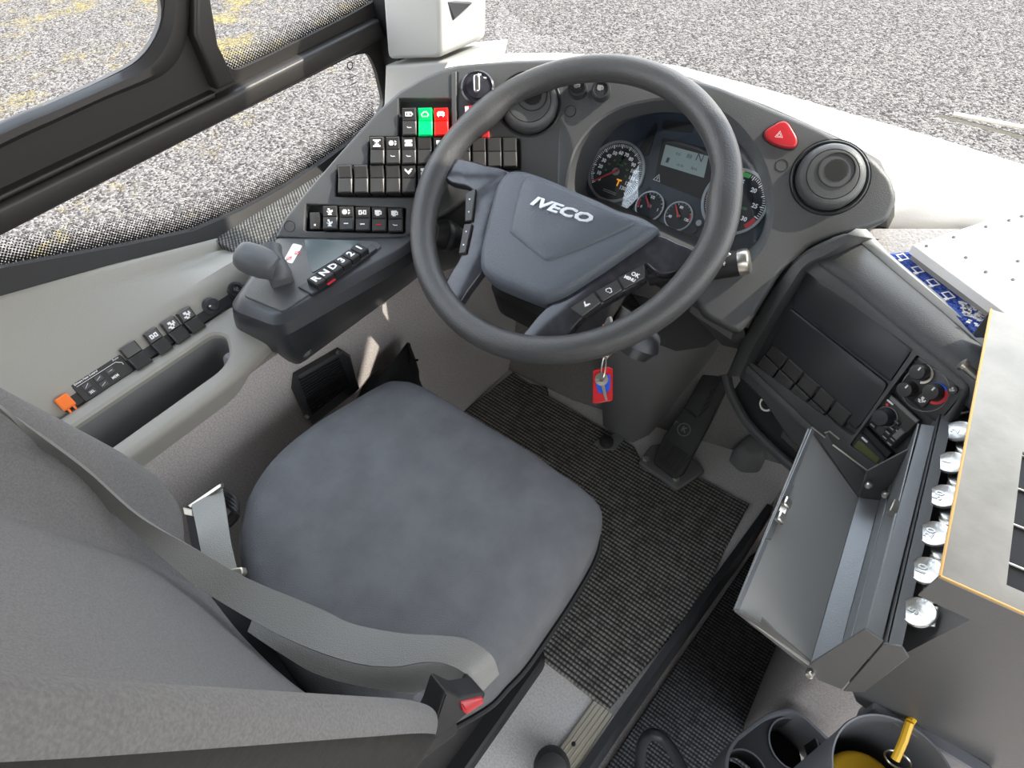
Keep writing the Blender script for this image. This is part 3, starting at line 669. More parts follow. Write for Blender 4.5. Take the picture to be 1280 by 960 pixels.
# red + white warning push (behind the wheel rim)
u, v = W.uv(591, 142); bm = B(); slab(bm, W, rect(u-.012, v-.008, u+.010, v+.010), 0, .010, .002); o = obj('push_button', bm, 'hazard', dash, 'small red push button')
bm = B(); slab(bm, W, rect(u-.012, v-.008, u-.006, v+.008), .008, .0115, .001); obj('tab', bm, 'white', o)
u, v = W.uv(606, 171); bm = B(); slab(bm, W, rect(u-.006, v-.005, u+.008, v+.010), 0, .010, .002); obj('push_button', bm, 'hazard', dash, 'small red push button')
def vent(pl, u, v, r, tilt, m='dash2'):
    """round ball vent in its recessed ring: ball, split disc, grille"""
    bm = B(); lathe(bm, pl, u, v, [(r*1.14, -.03), (r*1.14, .001), (r*1.10, .003), (r*1.04, .0), (r*1.03, -.012), (r*.3, -.03)], 44); o = obj('air_vent', bm, m, dash)
    bm = B(); lathe(bm, pl, u, v, [(r*1.0, -.012), (r*1.0, .006), (r*.97, .012), (r*.90, .0165), (r*.80, .019), (r*.76, .0195), (r*.755, .017), (r*.74, .017), (r*.735, .0195), (r*.60, .0205), (r*.3, .021), (0, .021)], 44); obj('ball', bm, 'dash', o)
    tu, tv = tilt; bm = B(); cu, cv = u+tu*r*.22, v+tv*r*.22
    annulus(bm, pl, cu, cv, r*.505, r*.53, .0195, .0225, 40)
    obj('ring_gap', bm, 'deep', o)
    bm = B(); rr = r*.33
    for i in range(-8, 9):
        x = i*rr/8.5; hh = math.sqrt(max(0, rr*rr-x*x))
        c, s = math.cos(R(-35)), math.sin(R(-35)); w_ = rr/26
        slab(bm, pl, [(cu+c*a-s*b, cv+s*a+c*b) for a, b in ((x-w_, -hh), (x+w_, -hh), (x+w_, hh), (x-w_, hh))], .020, .0222)
    obj('grille', bm, 'deep', o)
    return o
vent(W, *vc_, .0475, (.5, .6))
for q, r in (((723, 113), .0155), ((752, 116), .0155)):
    pl = F; u, v = pl.uv(*q); bm = B(); lathe(bm, pl, u, v, [(r, 0), (r, .012), (r*.93, .016), (r*.75, .0165), (r*.7, .0145), (0, .0145)], 28); o = obj('round_button', bm, 'dash2', dash)
    bm = B(); icon(bm, pl, u, v+.002, .012, 'cup', .0150); obj('symbol', bm, 'gaugering', o, recalc=False)
for q in ((713, 139), (977, 207)):
    bm = B(); annulus(bm, F, *F.uv(*q), .0085, .0094, -.001, .0007, 28); obj('blanking_plug', bm, 'deep', dash)
# face around the instruments
f_out = [(693, 73), (760, 76), (810, 83), (850, 92), (900, 107), (960, 132), (1020, 157), (1062, 178), (1095, 198), (1116, 222), (1123, 248), (1112, 275), (1085, 286), (1050, 294), (1010, 309), (976, 342), (945, 392), (925, 418), (880, 395), (858, 352), (800, 318), (740, 282), (693, 250)]
hood = [(712, 246), (711, 215), (721, 185), (741, 158), (767, 139), (800, 128), (840, 124), (875, 129), (910, 146), (938, 175), (957, 210), (965, 250), (961, 290), (946, 318), (925, 334), (890, 326), (850, 310), (800, 286), (750, 262)]
clus = [(735, 243), (736, 218), (748, 190), (764, 168), (785, 152), (812, 143), (843, 141), (875, 146), (905, 162), (930, 188), (948, 220), (957, 255), (954, 285), (942, 306), (924, 316), (890, 303), (850, 288), (800, 266), (760, 250)]
hood_uv = spl2(F.uvs(hood), 3); clus_uv = spl2(D.uvs(clus), 3)
rv = F.uv(1037, 222); fo = F.uvs(f_out)
bm = B(); slab_holes(bm, F, rnd(fo, .008, 2), [hood_uv, circ(*rv, .0545, 40)], -.055, 0, .009, 4, .003)
obj('instrument_surround', bm, 'dash', dash)
bm = B(); hc = ccw(hood_uv); cc = ccw(clus_uv)
# match the two loops by their start points, then loft the hood tunnel
ra = [F.w(a, b, -.003) for a, b in (hood_uv)]; rb = [D.w(a, b, 0) for a, b in (clus_uv)]
secs = []
for t in (0, .25, .5, .75, 1.0):
    secs.append([p*(1-t)+q*t for p, q in zip(ra, rb)])
loft(bm, secs, closed=True, caps=False); obj('hood_tunnel', bm, 'dash', dash, ang=60)
vent(F, *rv, .0485, (.35, .55))
# hazard button
bm = B(); hz = F.uvs([(956, 165), (966, 158), (976, 153), (984, 155), (991, 165), (996, 176), (993, 185), (982, 186), (966, 181), (956, 173)]); slab(bm, F, inset(ccw(spl2(hz, 4)), -.002), -.002, .0012); hb = obj('hazard_bezel', bm, 'deep', dash)
bm = B(); slab(bm, F, spl2(hz, 4), 0, .008, .004, 4); hzb = obj('hazard_button', bm, 'hazard', dash, 'red triangular hazard button')
bm = B(); u, v = F.uv(974, 169, .008)
for r0, r1 in ((.0066, .0058), (.0036, .0028)):
    t0 = circ(u, v, r0, 3, R(90)); t1 = circ(u, v, r1, 3, R(90))
    a = ringverts(bm, F, t0, .0083); b = ringverts(bm, F, t1, .0083); bridge(bm, a, b)
obj('symbol', bm, 'white', hzb, smooth=False, recalc=False)
# lower skirt of the dash: from the wing / surround down to the knees
bm = B(); top = [W.pt(486, 303, -.03), W.pt(520, 292, -.025), W.pt(580, 255, -.025), W.pt(655, 240, -.03), F.pt(700, 255, -.035), F.pt(760, 296, -.04), F.pt(830, 335, -.04), F.pt(900, 405, -.04), F.pt(930, 412, -.04)]
secs = []
for p in top: secs.append([p, p+V((0.01, .02, -.05)), p+V((0, .06, -.10)), p+V((-.02, .13, -.16)), p+V((-.02, .17, -.16)), p+V((0, .03, -.02))])
loft(bm, secs, closed=True); obj('lower_skirt', bm, 'dash', dash, ang=60)
# knee panels right of the column
KP = Pl(F.pt(890, 385, -.03), nrm(.2, -.95, .25)); bm = B(); slab(bm, KP, KP.uvs([(880, 354), (928, 386), (918, 412), (862, 380)]), -.05, 0, .002); obj('fuse_cover', bm, 'dash2', dash)
bm = B(); slab(bm, KP, KP.uvs([(862, 381), (918, 414), (914, 428), (860, 392)]), -.06, -.004, .002); obj('fuse_cover', bm, 'dash', dash)
bm = B(); slab(bm, KP, KP.uvs([(881, 354), (928, 384.5), (927.5, 386), (880, 355.5)]), 0, .0015); obj('trim_line', bm, 'gaugering', dash)
# ================================================================== PALE WINDSCREEN SHELF, WINDSCREEN, WIPER
bm = B()
near = [W.pt(556, 85, -.03), W.pt(572, 82, -.02), W.pt(640, 76, -.012), F.pt(698, 74, -.012), F.pt(760, 76, -.012), F.pt(850, 92, -.012), F.pt(960, 132, -.012), F.pt(1062, 178, -.02), F.pt(1100, 200, -.03), F.pt(1119, 240, -.05), F.pt(1118, 270, -.055), Zp(1190, 287, .70), V((.9, 1.0, .70))]
far = [Zp(566, 76, .848), Zp(592, 71, .85), Zp(640, 67, .85), Zp(700, 66, .85), Zp(760, 70, .845), Zp(850, 83, .835), Zp(960, 112, .815), Zp(1062, 142, .80), Zp(1120, 158, .79), Zp(1190, 178, .78), Zp(1280, 206, .77), V((.35, 1.12, .76)), V((1.2, 1.05, .76))]
secs = []
for i, (a, b) in enumerate(zip(near, far)):
    m = a*.5+b*.5; m.z = (a.z+b.z)/2+.004
    secs.append([a+V((0, 0, -.03)), a, m, b, b+V((0, .03, -.06)), b+V((0, .02, -.4))])
loft(bm, secs, caps=False); tag(obj('windscreen_shelf', bm, 'dashwhite', ang=60), 'pale sunlit shelf behind the dashboard under the windscreen', 'shelf')
bm = B(); secs = []
for p in far[1:]: secs.append([p+V((0, .035, -.03)), p+V((0, .24, .45)), p+V((0, .48, .93))])
loft(bm, secs, caps=False)
g2 = struct(obj('window_2', bm, 'glass'))
WIP = [Zp(1174, 144, .70), Zp(1280, 171, .70)]
for i, (p, q, r, lab) in enumerate((((1173, 143), (1300, 176), .004, 'black wiper blade outside the windscreen'), ((1190, 145), (1300, 166), .006, 'metal wiper arm above the blade outside the windscreen'))):
    a = Zp(*p, .72); b = Zp(*q, .72); b = b+(b-a)*1.5; pl = Pl(a, (0, 0, 1), (0, 1, 0))
    d = (b-a).normalized(); s = V((-d.y, d.x, 0)); bm = B()
    if i == 0:
        loft(bm, [[c-s*.0065, c-s*.0045+V((0, 0, .003)), c-s*.002, c-s*.004-V((0, 0, .003))] for c in (a, b)], closed=True)
        o = thing('wiper', tuple(a), 'black windscreen wiper with pale metal arm lying outside above the gravel', 'wiper'); wip = o
        obj('blade', bm, 'alu', o)
        bm = B(); loft(bm, [[c-s*.002, c+V((0, 0, .002)), c+s*.001, c-V((0, 0, .003))] for c in (a, b)], closed=True); obj('rubber', bm, 'rubber', o)
    else:
        tube(bm, [a+V((0, 0, .004)), b+V((0, 0, .004))], .004, 8); obj('arm', bm, 'alu', wip)
# ================================================================== INSTRUMENT CLUSTER
clu = thing('instrument_cluster', tuple(D.o), 'instrument cluster with speedometer, small gauges and display behind the steering wheel', 'instrument cluster')
bm = B(); slab(bm, D, inset(ccw(clus_uv), -.012), -.03, -.001); obj('face', bm, 'cluster', clu)
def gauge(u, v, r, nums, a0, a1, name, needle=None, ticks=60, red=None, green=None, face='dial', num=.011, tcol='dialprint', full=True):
    bm = B(); slab(bm, D, circ(u, v, r, 48), -.001, .0015); g = obj(name, bm, face, clu)
    bm = B(); annulus(bm, D, u, v, r*.965, r*1.05, 0, .005, 56); annulus(bm, D, u, v, r*.78, r*.795, .001, .0022, 56) if not full else None; obj('bezel', bm, 'gaugering', g)
    bm = B()
    for i in range(ticks+1):
        a = a0+(a1-a0)*i/ticks; big = i % 5 == 0; c, s = math.cos(a), math.sin(a); w = r*(.016 if big else .009)
        r0, r1 = r*(.80 if big else .845), r*.935
        cap(bm, ringverts(bm, D, [(u+c*r0-s*w, v+s*r0+c*w), (u+c*r0+s*w, v+s*r0-c*w), (u+c*r1+s*w, v+s*r1-c*w), (u+c*r1-s*w, v+s*r1+c*w)], .0019))
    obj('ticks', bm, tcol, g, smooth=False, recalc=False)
    bm = B()
    for s, t in nums: a = a0+(a1-a0)*t; text(bm, s, D, u+math.cos(a)*r*.64, v+math.sin(a)*r*.64, num, .0018, .0001, bold=.0003)
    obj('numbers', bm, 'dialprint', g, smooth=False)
    for rg, m in ((red, 'needle'), (green, 'gauge_green')):
        if rg: bm = B(); annulus(bm, D, u, v, r*.80, r*.94, .001, .0024, 16, a0+(a1-a0)*rg[1], a0+(a1-a0)*rg[0]) if a1 < a0 else None; obj('zone', bm, m, g)
    if needle is not None:
        a = a0+(a1-a0)*needle; c, s = math.cos(a), math.sin(a); w = r*.03; L = r*.86; bm = B()
        if r < .04: w = r*.07; L = r*.8
        slab(bm, D, [(u-c*r*.12-s*w*1.2, v-s*r*.12+c*w*1.2), (u-c*r*.12+s*w*1.2, v-s*r*.12-c*w*1.2), (u+c*L+s*w*.5, v+s*L-c*w*.5), (u+c*L-s*w*.5, v+s*L+c*w*.5)], .005, .0075); nd = obj('needle', bm, 'needle', g)
        bm = B(); lathe(bm, D, u, v, [(r*.13, .002), (r*.13, .0045), (r*.10, .0052), (0, .0052)], 20); obj('needle_hub', bm, 'gaugering', nd)
    return g
us, vs = D.uv(770.5, 215); rs = (D.uv(802.5, 226)[0]-D.uv(738.5, 205)[0])/2*.97
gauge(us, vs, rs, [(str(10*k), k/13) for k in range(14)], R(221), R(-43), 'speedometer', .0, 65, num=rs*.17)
bm = B()
for k in range(1, 8): a = R(221)+R(-264)*k*16/130; text(bm, str(10*k), D, us+math.cos(a)*rs*.40, vs+math.sin(a)*rs*.40, rs*.10, .0018, .0001)
text(bm, 'km/h', D, us+rs*.05, vs+rs*.26, rs*.11, .0018, .0001); obj('inner_scale', bm, 'gauge_green', clu, smooth=False)
bm = B(); u, v = D.uv(773, 229); text(bm, 'T', D, u, v, .016, .002, .0001, bold=.0006); obj('warning_lamp', bm, 'amber', clu, smooth=False)
bm = B(); u, v = D.uv(763, 239)
for k in range(2): slab(bm, D, rect(u-.014, v-.003*k-.0008, u+.014, v-.003*k+.0006), .0015, .0019)
obj('small_print', bm, 'gaugering', clu, smooth=False)
for (q, n, nm) in (((812.8, 258), [('0', 0), ('1/2', .5), ('1', 1)], 'fuel_gauge'), ((848.7, 270.5), [('40', 0), ('80', .5), ('120', 1)], 'temperature_gauge')):
    u, v = D.uv(*q); r = (D.uv(q[0]+17, q[1]+4)[0]-D.uv(q[0]-17, q[1]-4)[0])/2*.96
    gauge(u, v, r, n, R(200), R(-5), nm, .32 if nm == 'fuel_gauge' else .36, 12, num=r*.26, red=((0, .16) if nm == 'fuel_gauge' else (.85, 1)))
ut, vt = D.uv(957, 266); ut -= rs*1.03; vt += .0
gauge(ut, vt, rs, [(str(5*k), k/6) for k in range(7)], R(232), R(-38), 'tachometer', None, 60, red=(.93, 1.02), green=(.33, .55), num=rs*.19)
bm = B(); text(bm, 'rpm x 100', D, ut+rs*.2, vt-.005, rs*.12, .0018, .0001); obj('legend', bm, 'gauge_green', clu, smooth=False)
# display window and LCD
dw = rnd(D.uvs([(828, 172), (905, 190), (897, 252), (874, 248), (818, 226)]), .004, 3)
bm = B(); slab(bm, D, dw, -.001, .0012); dp = obj('display_window', bm, 'deep', clu)
lc = D.uvs([(832.5, 181), (886, 195.5), (880, 222.5), (826, 206)])
bm = B(); slab(bm, D, lc, .0005, .0018); ld = obj('lcd_panel', bm, 'lcd', dp, 'pale lit display panel')
bm = B(); Lx = D.uv(856, 199)
for (x, y, s, t) in ((862, 196, .010, '88'), (848, 193, .007, '0.0'), (875, 198, .018, 'N'), (850, 207, .006, '18:30'), (868, 211, .009, 'km')): text(bm, t, D, *D.uv(x, y), s, .0019, .0001)
slab(bm, D, rect(*D.uv(832, 203), *D.uv(838, 198)), .0017, .002)
obj('readout', bm, 'ink', dp, smooth=False)
bm = B(); u, v = D.uv(822, 223.5); t0 = circ(u, v, .0085, 3, R(90)); t1 = circ(u, v, .006, 3, R(90)); bridge(bm, ringverts(bm, D, t0, .0018), ringverts(bm, D, t1, .0018)); slab(bm, D, rect(u-.0008, v-.0022, u+.0008, v+.003), .0015, .0019); obj('warning_triangle', bm, 'sticker', clu, smooth=False, recalc=False)
bm = B(); u, v = D.uv(926, 215.5); text(bm, 'D', D, u, v, .014, .002, .0001, bold=.002); obj('warning_lamp', bm, 'amber', clu, smooth=False)
bm = B(); slab(bm, D, rnd(D.uvs([(820, 152), (822, 158), (811, 194), (806, 196), (799, 190), (800, 184)]), .004, 3), -.001, .001); slab(bm, D, rnd(D.uvs([(830, 150), (868, 154), (866, 166), (830, 163), (827, 157)]), .005, 3), -.001, .001); obj('lamp_window', bm, 'deep', clu)
for q in ((793, 250), (874, 279), (787, 258), (868, 288)): bm = B(); lathe(bm, D, *D.uv(*q), [(.0055, 0), (.005, .004), (.0, .004)], 16); obj('reset_button', bm, 'gaugering' if q[1] in (279,) else 'switch', clu)
bm = B(); slab(bm, D, inset(ccw(clus_uv), -.004), .009, .010); obj('lens', bm, 'lens', clu, smooth=False)
# ================================================================== STEERING WHEEL
sw = thing('steering_wheel', tuple(SW.o), 'black four-spoke steering wheel with chrome maker lettering on its hub', 'steering wheel')
bm = B(); N = 96; pts = []; rr = []
def bumpf(a, c, w): d = (a-c+math.pi) % (2*math.pi)-math.pi; return math.exp(-(d/w)**2)
for i in range(N):
    a = 2*math.pi*i/N; g = bumpf(a, R(22), .13)+bumpf(a, R(158), .13); th = bumpf(a, R(-8), .35)+bumpf(a, R(188), .35)
    r = .2315-.004*g; pts.append(SW.w(r*math.cos(a), r*math.sin(a), 0)); rr.append(.0203+.003*g+.002*th)
tube(bm, pts, rr, 18, closed=True); obj('rim', bm, 'rim', sw, ang=70)
S1 = SW.up(.010)
hubp = [(634, 216), (648, 214), (662, 216), (690, 226), (719, 239), (750, 252), (775, 264), (800, 271), (814, 278), (823, 287), (806, 303), (790, 314), (760, 335), (737, 350), (712, 366), (692, 375), (678, 376), (660, 370), (630, 358), (612, 349), (602, 338), (600, 318), (606, 290), (613, 262), (622, 232)]
bm = B(); hp = ccw(spl2(S1.uvs(hubp), 3)); rings = [ringverts(bm, SW, inset(hp, -.001), -.018), ringverts(bm, SW, hp, .006), ringverts(bm, SW, shrink(hp, .003), .013), ringverts(bm, SW, shrink(hp, .009), .0185), ringverts(bm, SW, shrink(hp, .016), .0205)]
for a, b in zip(rings, rings[1:]): bridge(bm, a, b)
cap(bm, rings[-1]); pad = obj('hub_pad', bm, 'hub', sw, ang=50)
S2 = SW.up(.022); bm = B(); ins = S2.uvs([(655, 222), (668, 221), (700, 233), (750, 255), (784, 268), (797, 276), (778, 288), (735, 308), (692, 325), (684, 327), (674, 322), (638, 293), (637, 285), (645, 250)])
iq = ccw(spl2(ins, 3)); rg = [ringverts(bm, SW, shrink(iq, d_), h_) for d_, h_ in ((0, .016), (.001, .0195), (.004, .0225), (.008, .024))]; [bridge(bm, x_, y_) for x_, y_ in zip(rg, rg[1:])]; cap(bm, rg[-1]); obj('raised_panel', bm, 'hub', pad, ang=50)
S3 = SW.up(.025); bm = B(); a = V(S3.uv(664, 250.5)); b = V(S3.uv(738.5, 275)); L = (b-a).length; rot = math.atan2((b-a).y, (b-a).x); c = (a+b)/2
tmp = bpy.data.curves.new('t', 'FONT'); tmp.body = 'IVECO'; tmp.size = .02; tmp.offset = .0006; o_ = bpy.data.objects.new('t', tmp); me_ = bpy.data.meshes.new_from_object(o_); wd = max(q.co.x for q in me_.vertices)-min(q.co.x for q in me_.vertices); bpy.data.objects.remove(o_); bpy.data.curves.remove(tmp); bpy.data.meshes.remove(me_)
text(bm, 'IVECO', SW, c.x, c.y, .020, .0248, .0016, rot, shear=.25, bold=.0007, sx=L/wd*.97); obj('lettering', bm, 'letter', pad, 'chrome lettering', smooth=False)
def swslab(bm, px, h0, h1, ch=.004, k=3, s=2): pl = SW.up(h1); slab(bm, SW, spl2(pl.uvs(px), s), h0, h1, ch, k)
bm = B(); swslab(bm, [(552, 196), (584, 199), (608, 206), (636, 214), (628, 240), (612, 290), (607, 330), (600, 342), (585, 362), (571, 382), (560, 374), (554, 360), (564, 338), (577, 316), (586, 280), (593, 246), (590, 237), (580, 231), (564, 228), (548, 216)], -.012, .004); sp1 = obj('spoke', bm, 'gloss', sw)
bm = B(); swslab(bm, [(790, 314), (806, 302), (823, 292), (846, 302), (874, 314), (872, 328), (850, 338), (826, 343), (812, 334), (806, 330), (806, 348), (780, 364), (752, 380), (727, 398), (713, 414), (705, 426), (676, 428), (650, 426), (664, 404), (682, 384), (700, 372), (719, 361), (750, 340)], -.012, .004); sp2 = obj('spoke', bm, 'gloss', sw)
def swbtn(par, px, sym):
    pl = SW.up(.008); bm = B(); slab(bm, SW, rnd(pl.uvs(px), .002, 2), -.004, .0085, .0012); b = obj('wheel_button', bm, 'switch', par)
    p = pl.uvs(px); cu = sum(q[0] for q in p)/len(p); cv = sum(q[1] for q in p)/len(p); bm = B()
    if sym == 'dots':
        d = V(p[2])-V(p[1]); d = V((p[1][0]+p[0][0]-p[2][0]-p[3][0], p[1][1]+p[0][1]-p[2][1]-p[3][1])).normalized()*.011
        for k in (-1, 1): slab(bm, SW, circ(cu+d.x*k, cv+d.y*k, .0013, 8), .008, .009)
    elif sym == 'ok': text(bm, 'OK', SW, cu+.002, cv+.004, .008, .0087, .0001, bold=.0003); text(bm, 'MENU', SW, cu-.002, cv-.004, .006, .0087, .0001, bold=.0003)
    else: icon(bm, SW, cu, cv, .010, sym, .0087)
    obj('symbol', bm, 'white', b, smooth=False)
swbtn(sp1, [(582, 242), (594, 235), (590, 275), (581, 277)], 'dots'); swbtn(sp1, [(580, 280), (590, 279), (582, 316), (573, 317)], 'dots')
swbtn(sp2, [(712, 385), (742, 365), (751, 378), (727, 396)], 'hook'); swbtn(sp2, [(744, 364), (771, 349), (778, 362), (753, 377)], 'ring'); swbtn(sp2, [(772, 347), (805, 330), (806, 347), (780, 361)], 'ok')
bm = B(); lathe(bm, SW, 0, -.02, [(.035, -.20), (.04, -.10), (.045, -.03), (.045, -.016), (.03, -.012)], 28); obj('column_boss', bm, 'deep', sw)
# steering column with shroud
col = thing('steering_column', (-.454, .85, .45), 'black steering column shroud below the wheel with the ignition lock', 'steering column')
bm = B(); secs = []
for h, hw, hh, dv in ((-.06, .060, .045, -.075), (-.09, .090, .065, -.088), (-.16, .100, .075, -.09), (-.24, .080, .06, -.06), (-.30, .05, .05, -.03), (-.55, .045, .05, .0)):
    secs.append([SW.w(a, b, h) for a, b in rnd([(-hw, dv-hh), (hw, dv-hh), (hw, dv+hh), (-hw, dv+hh)], .03, 4)])
loft(bm, secs, closed=True); obj('shroud', bm, 'deep', col)
bm = B(); secs = []
for p, r in ((Dp(800, 392, 1.10), .036), (Dp(797, 412, 1.075), .042), (Dp(795, 428, 1.06), .040), (Dp(790, 442, 1.05), .026)):
    pl = Pl(p, (-.1, -.55, -.8), (1, 0, 0)); secs.append([pl.w(a, b, 0) for a, b in circ(0, 0, r, 20)])
loft(bm, secs, closed=True); obj('ignition_housing', bm, 'dash2', col)
IG = Pl(Dp(757, 438, 1.035), (-.2, -.8, .1)); bm = B(); lathe(bm, IG, 0, 0, [(.013, -.06), (.013, .0), (.009, .004), (0, .004)], 18); obj('ignition_lock', bm, 'steel', col)
bm = B(); tube(bm, [Dp(757, 420, 1.09), Dp(800, 405, 1.10)], .022, 12); obj('lock_arm', bm, 'dash2', col)
bm = B(); pl = Pl(Dp(742, 412, 1.055), (.1, -.6, .8)); slab(bm, pl, pl.uvs([(735, 405), (764, 396), (766, 408), (738, 420)]), -.01, .006, .002); obj('column_switch', bm, 'greyd', col)
bm = B(); slab(bm, pl, pl.uvs([(747, 405), (755, 403), (756, 409), (748, 411)]), .004, .010, .002); obj('column_switch', bm, 'hazard', col, 'small red column switch')
# stalks
stk = thing('right_stalk', tuple(Dp(900, 330, 1.05)), 'black column stalk marked ON/OFF with a silver end cap, right of the wheel', 'stalk')
a = Dp(850, 342, 1.075); b = Dp(927, 328, 1.06); ax = (b-a).normalized(); bm = B()
SK = Pl(b, ax, (0, 0, 1)); L = (b-a).length; lathe(bm, SK, 0, 0, [(.011, -L-.05), (.013, -L), (.0185, -L*.75), (.0200, -.012), (.0195, 0)], 28); obj('barrel', bm, 'deep', stk)
bm = B(); lathe(bm, SK, 0, 0, [(.0198, -.004), (.0205, .004), (.0195, .010), (.016, .0125), (0, .0135)], 28); obj('end_cap', bm, 'steel', stk, 'silver end cap')
vd = (CAM-(a+b)/2).normalized(); side_n = (vd-ax*vd.dot(ax)).normalized(); SKt = Pl((a+b)/2+side_n*.0195, side_n, (0, 0, 1)); SKt.u = ax; SKt.v = side_n.cross(ax)
bm = B(); u, v = SKt.uv(897, 331.5); text(bm, 'L ON/OFF', SKt, u-.004, v+.0, .0072, .0006, .0002, bold=.0002); obj('legend', bm, 'white', stk, smooth=False)
bm = B(); u, v = SKt.uv(900, 320); slab(bm, SKt, [(u+math.cos(t)*.015, v+math.sin(t)*.005) for t in [2*math.pi*i/20 for i in range(20)]], -.008, -.002, .001); obj('pad', bm, 'gaugering', stk)
stk = thing('left_stalk', tuple(Dp(548, 295, 1.09)), 'black column stalk half hidden behind the left of the wheel rim', 'stalk')
a = Dp(590, 300, 1.13); b = Dp(545, 292, 1.10); SK = Pl(b, (b-a), (0, 0, 1)); bm = B(); lathe(bm, SK, 0, 0, [(.012, -.13), (.014, -.05), (.024, -.03), (.026, -.01), (.020, .004), (0, .006)], 24); obj('barrel', bm, 'deep', stk)
bm = B(); lathe(bm, SK, 0, 0, [(.0265, -.022), (.0268, -.018), (.0265, -.014)], 24); obj('collar', bm, 'dash2', stk)
# keyring with tag
kr = thing('keyring', tuple(Dp(757, 447, 1.03)), 'red key fob with a spare key hanging from the ignition below the wheel', 'keyring')
KT = Pl(Dp(753, 483, 1.025), ray(753, 483)*-1+V((0, 0, -.2)), (0, 0, 1))
bm = B(); slab(bm, KT, rnd(KT.uvs([(741, 463), (749, 461), (757, 458), (766, 460), (766, 501), (741, 505)]), .004, 3), -.004, 0, .0012); fb = obj('fob', bm, 'redtag', kr, 'red plastic fob')
bm = B(); slab(bm, KT, rnd(KT.uvs([(744, 470), (763, 468), (763, 484), (760, 491), (748, 492), (745, 482)]), .004, 3), -.001, .0008, .0004); obj('print', bm, 'blue', fb, 'blue print')
bm = B(); c = KT.w(*KT.uv(752, 474), .004); lathe(bm, KT, *KT.uv(752, 474), [(.0105, .002), (.0105, .0042), (.004, .0046), (.004, .002)], 20)
p0 = V(KT.uv(753, 480)); p1 = V(KT.uv(759, 500)); d = (p1-p0).normalized(); s = V((-d.y, d.x))*.003
slab(bm, KT, [tuple(p0+s), tuple(p0-s), tuple(p1-s), tuple(p1+s*.2)], .0022, .0042, .0004); obj('spare_key', bm, 'steel', kr, 'steel spare key')
bm = B(); c = KT.w(*KT.uv(754.5, 459), .003); tube(bm, [c+KT.v*.018*math.cos(t)+KT.u*.003*math.sin(t)+KT.n*.003*math.sin(t) for t in [2*math.pi*i/24 for i in range(24)]], .0012, 6, closed=True); obj('split_ring', bm, 'steel', kr)
bm = B(); pl = Pl(Dp(757, 445, 1.028), (.5, -.8, .3)); slab(bm, pl, rnd(pl.uvs([(752, 447), (757, 440), (762, 444), (758, 450)]), .002, 2), -.002, .002, .0005); obj('ignition_key', bm, 'steel', kr)
# ================================================================== CENTRE CONSOLE (pod turned to the driver)
pod = thing('centre_console', tuple(PO.o-V((0, 0, .4))), 'black centre console with blank panels and a row of blank switches right of the wheel', 'centre console')
pod_out = [(979, 342), (1000, 322), (1012, 318), (1060, 355), (1140, 420), (1215, 482), (1180, 540), (1090, 610), (1075, 598), (1010, 570), (985, 550), (952, 500), (914, 462), (922, 440), (940, 400)]
pu = PO.uvs(pod_out); scr = rnd(PO.uvs([(999, 333), (1142, 437), (1066, 546), (931, 447)]), .004, 2)
rgt = rnd(PO.uvs([(1146, 443), (1206, 489), (1120, 598), (1062, 556)]), .003, 2)
bm = B(); slab_holes(bm, PO, rnd(pu, .010, 3), [scr, rgt], -.22, 0, .006, 3); obj('body', bm, 'dash', pod)
bm = B(); slab(bm, PO, inset(ccw(scr), -.003), -.03, -.014); slab(bm, PO, inset(ccw(rgt), -.003), -.05, -.016); obj('recess', bm, 'dash2', pod)
# hood round the left and upper edge of the recess
bm = B(); path = [PO.pt(*q) for q in ((908, 470), (930, 420), (950, 384), (975, 346), (1002, 318), (1030, 302), (1058, 292))]
o2_ = [PO.pt(*q) for q in ((930, 470), (948, 432), (968, 398), (992, 360), (1012, 332), (1040, 318), (1076, 296))]
loft(bm, [[a-PO.n*.10, a+PO.n*.0, a*.6+b*.4+PO.n*.012, b+PO.n*.012, b-PO.n*.012] for a, b in zip(spline(path, 5), spline(o2_, 5))], closed=True); obj('hood', bm, 'dash', pod, ang=50)
for q in (((1003, 336), (1138, 434), (1108, 478), (985, 381), (970, 362+12)), ((983, 384), (1105, 480), (1098, 494), (1073, 530), (1064, 538), (955, 437))):
    bm = B(); slab(bm, PO, rnd(PO.uvs([p for p in q][:4] if q[0][0] == 1003 else q), .005, 3), -.016, -.009, .002, 2); obj('blank_panel', bm, 'dash2', pod)
r1 = [(962, 430), (1062, 519)]; r2 = [(944, 455), (1038, 552)]
for i in range(5):
    a = i/5+.008; b = (i+1)/5-.008
    def q(l, t): return (l[0][0]+(l[1][0]-l[0][0])*t, l[0][1]+(l[1][1]-l[0][1])*t)
    P = [V(PO.uv(*q(r2, a))), V(PO.uv(*q(r2, b))), V(PO.uv(*q(r1, b))), V(PO.uv(*q(r1, a)))]
    m1 = P[1]*.5+P[2]*.5; m0 = P[0]*.5+P[3]*.5; bm = B()
    slab(bm, PO, [tuple(P[0]), tuple(P[1]), tuple(m1), tuple(m0)], -.018, -.002, .0015); slab(bm, PO, [tuple(m0), tuple(m1), tuple(P[2]), tuple(P[3])], -.018, -.006, .0015)
    obj('blank_switch', bm, 'switch', pod)
bm = B(); slab(bm, PO, PO.uvs([(923, 455), (930, 450), (1016, 532), (1040, 560), (1034, 566)]), -.002, .004, .002, 2); obj('lower_ledge', bm, 'dash', pod)
